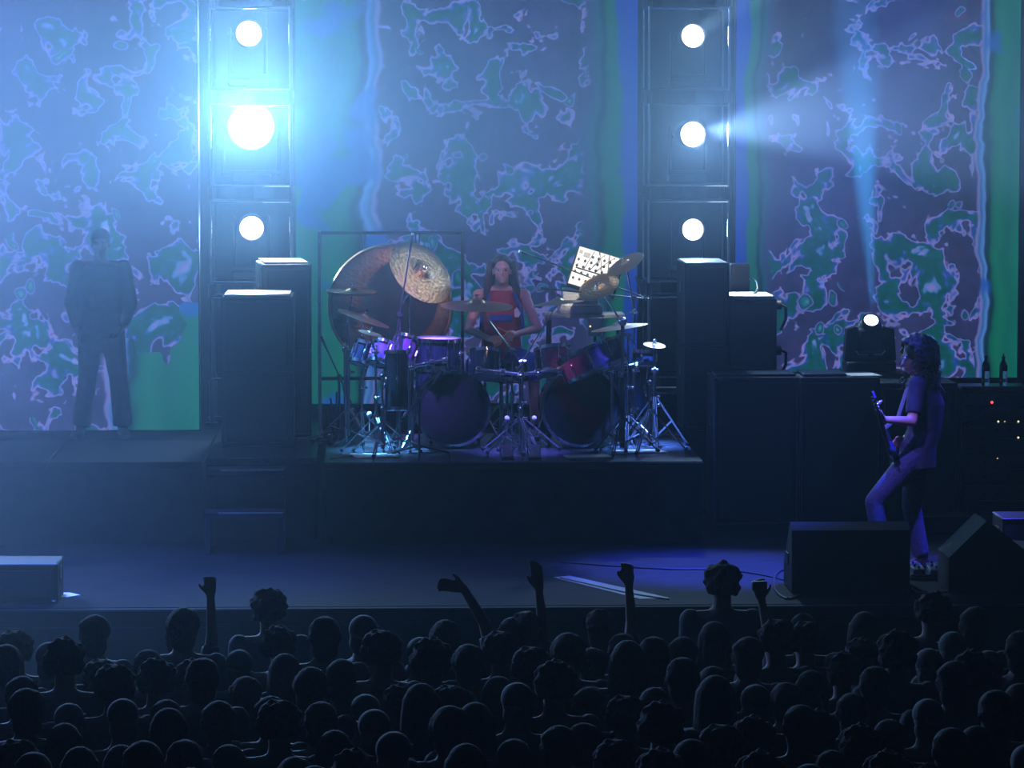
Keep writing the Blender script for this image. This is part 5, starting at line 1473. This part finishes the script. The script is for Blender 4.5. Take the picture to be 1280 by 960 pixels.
# beard on the chin
# throne
th = thing('drum_throne', 'round black drum stool under the seated drummer', 'stool', (dr.location.x, 6.35 + 0.08, DECK))
MB().lathe([(0, 0.48), (0.15, 0.48), (0.17, 0.50), (0.17, 0.545), (0.155, 0.565), (0, 0.565)], 28).build('seat', M_['black'], th)
MB().cyl((0, 0, 0.08), (0, 0, 0.48), 0.016, seg=12).build('post', M_['chrome'], th)
stand_legs(th, 0, 0.28, 0.24, 0.5)
# sticks in the hands
for s_, lab in (('wrl', 'drumstick in the drummer\'s hand nearer the synthesizer'), ('wrr', 'drumstick in the drummer\'s hand nearer the gong')):
    w_ = J[s_] + V(dr.location); sg = -1 if s_ == 'wrl' else 1
    a_ = w_ + V((sg * 0.02, 0.02, -0.02)); b_ = w_ + V((sg * 0.17, -0.26, 0.07))
    tag(MB().tube([a_, a_.lerp(b_, 0.85), a_.lerp(b_, 0.97), b_], [0.0075, 0.007, 0.004, 0.006], 8).build('drum_stick', M_['stick']), lab, 'drumstick', 'drumsticks in use')

# ---- dark figure standing on the rear platform
def std(h=1.75, fy=1.0, arms='down', lean=0.0, rnd=None, k=1.0):
    m = h / 1.75; j = (lambda a: rnd.uniform(-a, a)) if rnd else (lambda a: 0.0)
    s_ = -1 if fy > 0 else 1
    return dict(up=V((0, 0, 1)), face=V((j(0.2), fy, -0.05)), k=k, crowd=fy > 0,
        head=V((lean + j(0.01), 0.02 * fy, 1.635)) * 1, neck=V((lean, 0, 1.50)), shl=V((s_ * 0.19, 0, 1.435)), shr=V((-s_ * 0.19, 0, 1.435)),
        chest=V((lean * 0.6, 0, 1.27)), waist=V((0, 0, 1.08)), pelvis=V((0, 0, 0.95)), hipl=V((s_ * 0.09, 0, 0.90)), hipr=V((-s_ * 0.09, 0, 0.90)),
        knl=V((s_ * 0.11, 0.02 * fy, 0.50)), knr=V((-s_ * 0.11, 0.02 * fy, 0.50)), anl=V((s_ * 0.12, 0, 0.09)), anr=V((-s_ * 0.12, 0, 0.09)),
        toel=V((s_ * 0.14, 0.14 * fy, 0.032)), toer=V((-s_ * 0.14, 0.14 * fy, 0.032)),
        ell=V((s_ * 0.215, -0.02, 1.14)), elr=V((-s_ * 0.215, -0.02, 1.14)), wrl=V((s_ * 0.20, 0.07 * fy, 0.90)), wrr=V((-s_ * 0.20, 0.07 * fy, 0.90)))
sx_ = P(128, 545, 6.55)
vg = thing('singer', 'dark figure of a person standing legs apart before the left screen', 'person', (sx_.x, 6.55, DECK))
J = std(1.75, -1.0)
J['knl'] = V((0.14, 0, 0.50)); J['knr'] = V((-0.12, 0, 0.50)); J['anl'] = V((0.17, 0.02, 0.09)); J['anr'] = V((-0.18, 0.02, 0.09)); J['toel'] = V((0.20, -0.12, 0.032)); J['toer'] = V((-0.21, -0.12, 0.032))
J['ell'] = V((0.25, -0.02, 1.13)); J['wrl'] = V((0.20, -0.10, 0.95)); J['elr'] = V((-0.25, -0.02, 1.13)); J['wrr'] = V((-0.20, -0.08, 0.92))
Jh = {'l': (J['wrl'], (-0.4, -0.6, -0.5), (-0.8, 0.2, 0), (0.1, -0.6, 0.5), dict(curl=0.5)), 'r': (J['wrr'], (0.2, -0.3, -0.9), (0.9, 0.1, 0.2), (0.1, -0.9, 0.2), dict(curl=0.4))}
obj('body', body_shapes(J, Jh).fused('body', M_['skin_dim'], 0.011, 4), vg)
obj('shirt', shirt_shapes(J, 1.8, 0.10, 0.022).fused('shirt', M_['cotton1'], 0.013, 3), vg)
obj('trousers', trouser_shapes(J, 0.97, 0.020, 0.012).fused('trousers', M_['cotton1'], 0.013, 3), vg)
shoe(vg, J, 'l'); shoe(vg, J, 'r')
MB().sph(J['head'] + V((0, 0.02, 0.045)), (0.084, 0.098, 0.088), 16, 12).build('hair', M_['hairb'], vg)

# ------------------------------------------------------------------ the crowd, standing with their backs to us
def crowd_variant(i, raise_=None):
    rnd = random.Random(100 + i)
    J = std(1.75, 1.0, rnd=rnd, k=rnd.uniform(1.0, 1.08), lean=rnd.uniform(-0.02, 0.02))
    for s_ in ('l', 'r'):
        J['wr' + s_] = J['wr' + s_] + V((0, 0.05 + rnd.uniform(0, 0.1), 0.05))
    return J
CL = ['tee', 'cotton1', 'cotton2', 'cotton3', 'tee', 'cotton1', 'cotton2', 'cotton3']
def hair_shape(J, style, rnd):
    mb = MB(); h = J['head']
    if style == 'short':
        mb.sph(h + V((0, -0.022, 0.040)), (0.092, 0.104, 0.092), 14, 10)
        mb.sph(h + V((0, -0.050, -0.045)), (0.080, 0.062, 0.085), 14, 10)
        for k in range(30):
            a, b = rnd.uniform(PI, 2 * PI), rnd.uniform(-0.6, 1)
            r_ = math.sqrt(max(0, 1 - b * b))
            mb.ico(h + V((0, -0.022, 0.03)) + V((math.cos(a) * r_ * 0.090, math.sin(a) * r_ * 0.10, b * 0.095)), rnd.uniform(0.012, 0.022), 1)
    elif style == 'bushy':
        mb.sph(h + V((0, -0.025, 0.045)), (0.105, 0.110, 0.105), 14, 10)
        for k in range(60):
            a, b = rnd.uniform(0, 2 * PI), rnd.uniform(-0.7, 1)
            r_ = math.sqrt(max(0, 1 - b * b)); 
            if math.sin(a) * r_ > 0.5 and b < 0.5: continue
            mb.ico(h + V((0, -0.025, 0.04)) + V((math.cos(a) * r_ * 0.105, math.sin(a) * r_ * 0.11, b * 0.105)), rnd.uniform(0.018, 0.03), 1)
    elif style == 'long':
        mb.sph(h + V((0, -0.022, 0.042)), (0.088, 0.100, 0.088), 14, 10)
        for k in range(26):
            a = PI + rnd.uniform(-0.3, PI + 0.3) 
            b = V((math.cos(a), math.sin(a), 0))
            mb.tube([h + b * 0.082 + V((0, -0.01, 0.05)), h + b * 0.092 + V((0, -0.015, -0.05)), h + b * 0.098 + V((0, -0.02, -0.16)), h + b * 0.09 + V((0, -0.03, -0.25 - rnd.uniform(0, 0.06)))], [0.018, 0.02, 0.018, 0.006], 6)
    elif style == 'cap':
        mb.sph(h + V((0, -0.015, 0.050)), (0.088, 0.104, 0.084), 14, 10); mb.sph(h + V((0, -0.045, -0.03)), (0.080, 0.062, 0.080), 14, 10)
        mb.box(h + V((0, 0.115, 0.045)), (0.13, 0.09, 0.012), bevel=0.005)
    return mb
protos = []
for i, style in enumerate(['short', 'long', 'bushy', 'short', 'long', 'cap', 'short', 'bushy']):
    rnd = random.Random(50 + i)
    J = crowd_variant(i)
    t = thing('concertgoer', 'x', 'person', (0, 0, 0))
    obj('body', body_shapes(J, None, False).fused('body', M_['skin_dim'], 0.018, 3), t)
    obj('shirt', shirt_shapes(J, 0.7 if i % 2 else 1.7, 0.12, 0.022).fused('shirt', M_[CL[i]], 0.020, 2), t)
    obj('trousers', trouser_shapes(J, 0.96, 0.016).fused('trousers', M_['jeans'] if i % 3 else M_['cotton1'], 0.020, 2), t)
    shoe(t, J, 'l'); shoe(t, J, 'r')
    obj('cap' if style == 'cap' else 'hair', hair_shape(J, style, rnd).fused('hair', M_['cotton1'] if style == 'cap' else M_['haircrowd'], 0.012 if style != 'short' else 0.014, 1), t)
    protos.append(t)
# special people: px, py of the highest point (hand or head), pose
def special(label, px, Y, style, seed, top_py, arm=None, cat='person', shirt='tee', k=1.0):
    rnd = random.Random(seed)
    J = std(1.75, 1.0, rnd=rnd, k=k)
    x = P(px, 700, Y).x
    t = thing('concertgoer', label, cat, (x, Y, 0))
    hands = {}
    if arm:
        side, elo, wro, hd = arm
        e_ = J['sh' + side] + V(elo); w_ = e_ + V(wro)
        J['el' + side] = e_; J['wr' + side] = w_
        d = V(wro).normalized()
        hands[side] = (w_, d + V(hd.get('tilt', (0, 0, 0))), V(hd.get('n', (0, 1, 0))), V(hd.get('s', (1, 0, 0))), dict(curl=hd.get('curl', 0.2), thumb=hd.get('thumb', 0.3), sc=1.05, spread=hd.get('spread', 0.15)))
    mb = body_shapes(J, hands or None, False)
    obj('body', mb.fused('body', M_['skin_dim'], 0.009 if arm else 0.016, 3), t)
    obj('shirt', shirt_shapes(J, 0.7, 0.12, 0.022).fused('shirt', M_[shirt], 0.018, 2), t)
    obj('trousers', trouser_shapes(J, 0.96, 0.016).fused('trousers', M_['jeans'], 0.020, 2), t)
    shoe(t, J, 'l'); shoe(t, J, 'r')
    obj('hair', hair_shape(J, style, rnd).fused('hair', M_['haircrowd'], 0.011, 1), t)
    # real heights vary: scale the whole person so that head or hand reaches its place
    zt = P(px, top_py, Y).z
    if arm: top = (J['wr' + arm[0]] + V(arm[2]).normalized() * (0.19 if arm[3].get('curl', 0.2) < 0.6 else 0.11)).z
    else: top = J['head'].z + 0.14
    f = zt / top
    t.scale = (f, f, f)
    if arm:
        wx = J['wr' + arm[0]].x * f
        t.location.x = P(px, top_py, Y).x - wx
    t['height_factor'] = round(f, 3)
    return t
SP = []
SP.append(special('person taller than the rest with shaggy hair, before the blue floor', 902, -0.6, 'bushy', 1, 705))
SP.append(special('person with one closed fist raised high at the left of the stage front', 262, -1.7, 'short', 2, 726, ('r', (0.02, 0.08, 0.22), (-0.01, 0.03, 0.25), dict(curl=1.4, n=(0, -1, 0), s=(-1, 0, 0), thumb=0.9))))
SP.append(special('person with a slanting raised arm bent at the wrist, left of centre', 580, -1.8, 'short', 3, 705, ('l', (-0.06, 0.08, 0.24), (-0.13, 0.02, 0.22), dict(curl=0.5, n=(-0.5, -0.8, 0), s=(0.3, 0, 1), tilt=(-1.2, 0, -0.5)))))
SP.append(special('person raising an open upright hand in the centre of the crowd', 674, -1.8, 'long', 4, 702, ('r', (0.0, 0.08, 0.24), (-0.03, 0.0, 0.25), dict(curl=0.12, n=(0, -1, 0), s=(-1, 0, 0.2), thumb=0.2, spread=0.05))))
SP.append(special('person raising a loosely closed hand right of the centre', 787, -1.6, 'short', 5, 712, ('r', (0.02, 0.08, 0.23), (-0.02, 0.0, 0.24), dict(curl=0.7, n=(0, -1, 0), s=(-1, 0, 0.2), thumb=0.4))))
SP.append(special('person holding up a small camera near the big floor monitor', 955, -1.6, 'short', 6, 733, ('l', (-0.02, 0.10, 0.18), (-0.04, 0.05, 0.22), dict(curl=1.0, n=(0, -1, 0), s=(1, 0, 0.2), thumb=0.6))))
SP.append(special('person with bushy hair rising above the crowd left of centre', 337, -1.2, 'bushy', 7, 738))
SP.append(special('person with a big round head of hair below the pedalboard', 1165, -1.25, 'bushy', 8, 742, k=1.1))
SP.append(special('tall broad-haired person in front of the big floor monitor', 1082, -1.7, 'long', 9, 762, k=1.05))
cs_ = SP[5]; wz = P(955, 733, -1.6)
cm = thing('camera', 'small compact camera held up above the crowd near the floor monitor', 'camera', (P(950, 733, -1.6).x, -1.57, wz.z - 0.02), (0, 0, 0.2))
MB().box((0, 0, 0.02), (0.095, 0.028, 0.058), bevel=0.006).build('camera_body', M_['black'], cm)
MB().cyl((0.01, 0.014, 0.02), (0.01, 0.035, 0.02), 0.022, seg=16).build('lens', M_['steel'], cm)
taken = [(o.location.x, o.location.y) for o in SP]
rnd = random.Random(21)
n = 0; used = set()
row = 0; Y = -2.15
while Y > -7.6:
    D = Y + 23.6
    half = 700 / FPX * D
    cxr = P(640, 800, Y).x
    x = cxr - half - 0.2 + (row % 2) * 0.25
    while x < cxr + half + 0.2:
        xx, yy = x + rnd.uniform(-0.04, 0.04), Y + rnd.uniform(-0.06, 0.06)
        x += 0.53
        if any((xx - a) ** 2 + (yy - b) ** 2 < 0.22 for a, b in taken): continue
        i = rnd.randrange(8)
        if i in used: t = copy_tree(protos[i])
        else: t = protos[i]; used.add(i)
        t.location = (xx, yy, 0); t.rotation_euler = (0, 0, rnd.uniform(-0.25, 0.25))
        f = rnd.uniform(0.93, 1.05)
        t.scale = (f, f, f)
        sty = ['short-haired', 'long-haired', 'bushy-haired', 'close-cropped', 'straight long-haired', 'cap-wearing', 'broad short-haired', 'curly-headed'][i]
        zone = 'in the row nearest the stage' if row == 0 else ('in the front part of the crowd' if Y > -4 else ('in the middle of the crowd' if Y > -5.6 else 'in the nearest rows at the foot of the picture'))
        t['label'] = sty + ' concertgoer seen from behind, ' + zone
        t['group'] = sty + ' people ' + zone
        n += 1
    Y -= 0.45; row += 1
print('crowd', n)

# ------------------------------------------------------------------ haze filling the hall: a bank of smoke hangs high and to the left, thin near the floor
hm = bpy.data.materials.new('haze'); hm.use_nodes = True
nt = hm.node_tree; nt.nodes.clear()
N = nt.nodes.new; L = nt.links.new
tc = N('ShaderNodeTexCoord'); sp = N('ShaderNodeSeparateXYZ'); L(tc.outputs['Object'], sp.inputs[0])
def mr(src, a, b, c, d, smooth=True):
    n = N('ShaderNodeMapRange'); n.interpolation_type = 'SMOOTHSTEP' if smooth else 'LINEAR'
    L(src, n.inputs[0])
    for i, v in enumerate((a, b, c, d)): n.inputs[1 + i].default_value = v
    return n.outputs[0]
def ma(op, a, b):
    n = N('ShaderNodeMath'); n.operation = op
    for i, v in enumerate((a, b)):
        if isinstance(v, (int, float)): n.inputs[i].default_value = v
        else: L(v, n.inputs[i])
    return n.outputs[0]
X, Y_, Z = sp.outputs
hi = ma('MULTIPLY', ma('MULTIPLY', ma('MULTIPLY', mr(Z, 3.3, 4.6, 0, 1), mr(Z, 4.7, 6.2, 1, 0.45)), mr(X, -4.0, 4.5, 1, 0.6)), mr(Y_, -14, -2, 0.15, 1))
lo = ma('MULTIPLY', mr(X, -5.0, -0.2, 1, 0), mr(Y_, -8, 2, 0, 1))
nz = N('ShaderNodeTexNoise'); nz.inputs['Scale'].default_value = 0.45; nz.inputs['Detail'].default_value = 1.5
L(tc.outputs['Object'], nz.inputs['Vector'])
wisp = mr(nz.outputs[0], 0.3, 0.7, 0.6, 1.4)
dens = ma('ADD', mr(Y_, -12, 0.5, 0.0007, 0.0019), ma('MULTIPLY', wisp, ma('ADD', ma('MULTIPLY', hi, 0.020), ma('MULTIPLY', lo, 0.019))))
sv = N('ShaderNodeVolumeScatter'); om = N('ShaderNodeOutputMaterial')
sv.inputs['Color'].default_value = (0.68, 0.88, 1, 1); sv.inputs['Anisotropy'].default_value = 0.4
L(dens, sv.inputs['Density'])
L(sv.outputs[0], om.inputs['Volume'])
scene.cycles.volume_step_rate = 0.35
hz = MB().box((0, (RY0 + RY1) / 2, RZ / 2), (2 * RX + 0.6, RY1 - RY0 + 0.6, RZ + 0.4)).build('haze', hm, smooth=False)
tag(hz, 'thin blue stage haze filling the hall', 'haze', kind='stuff')
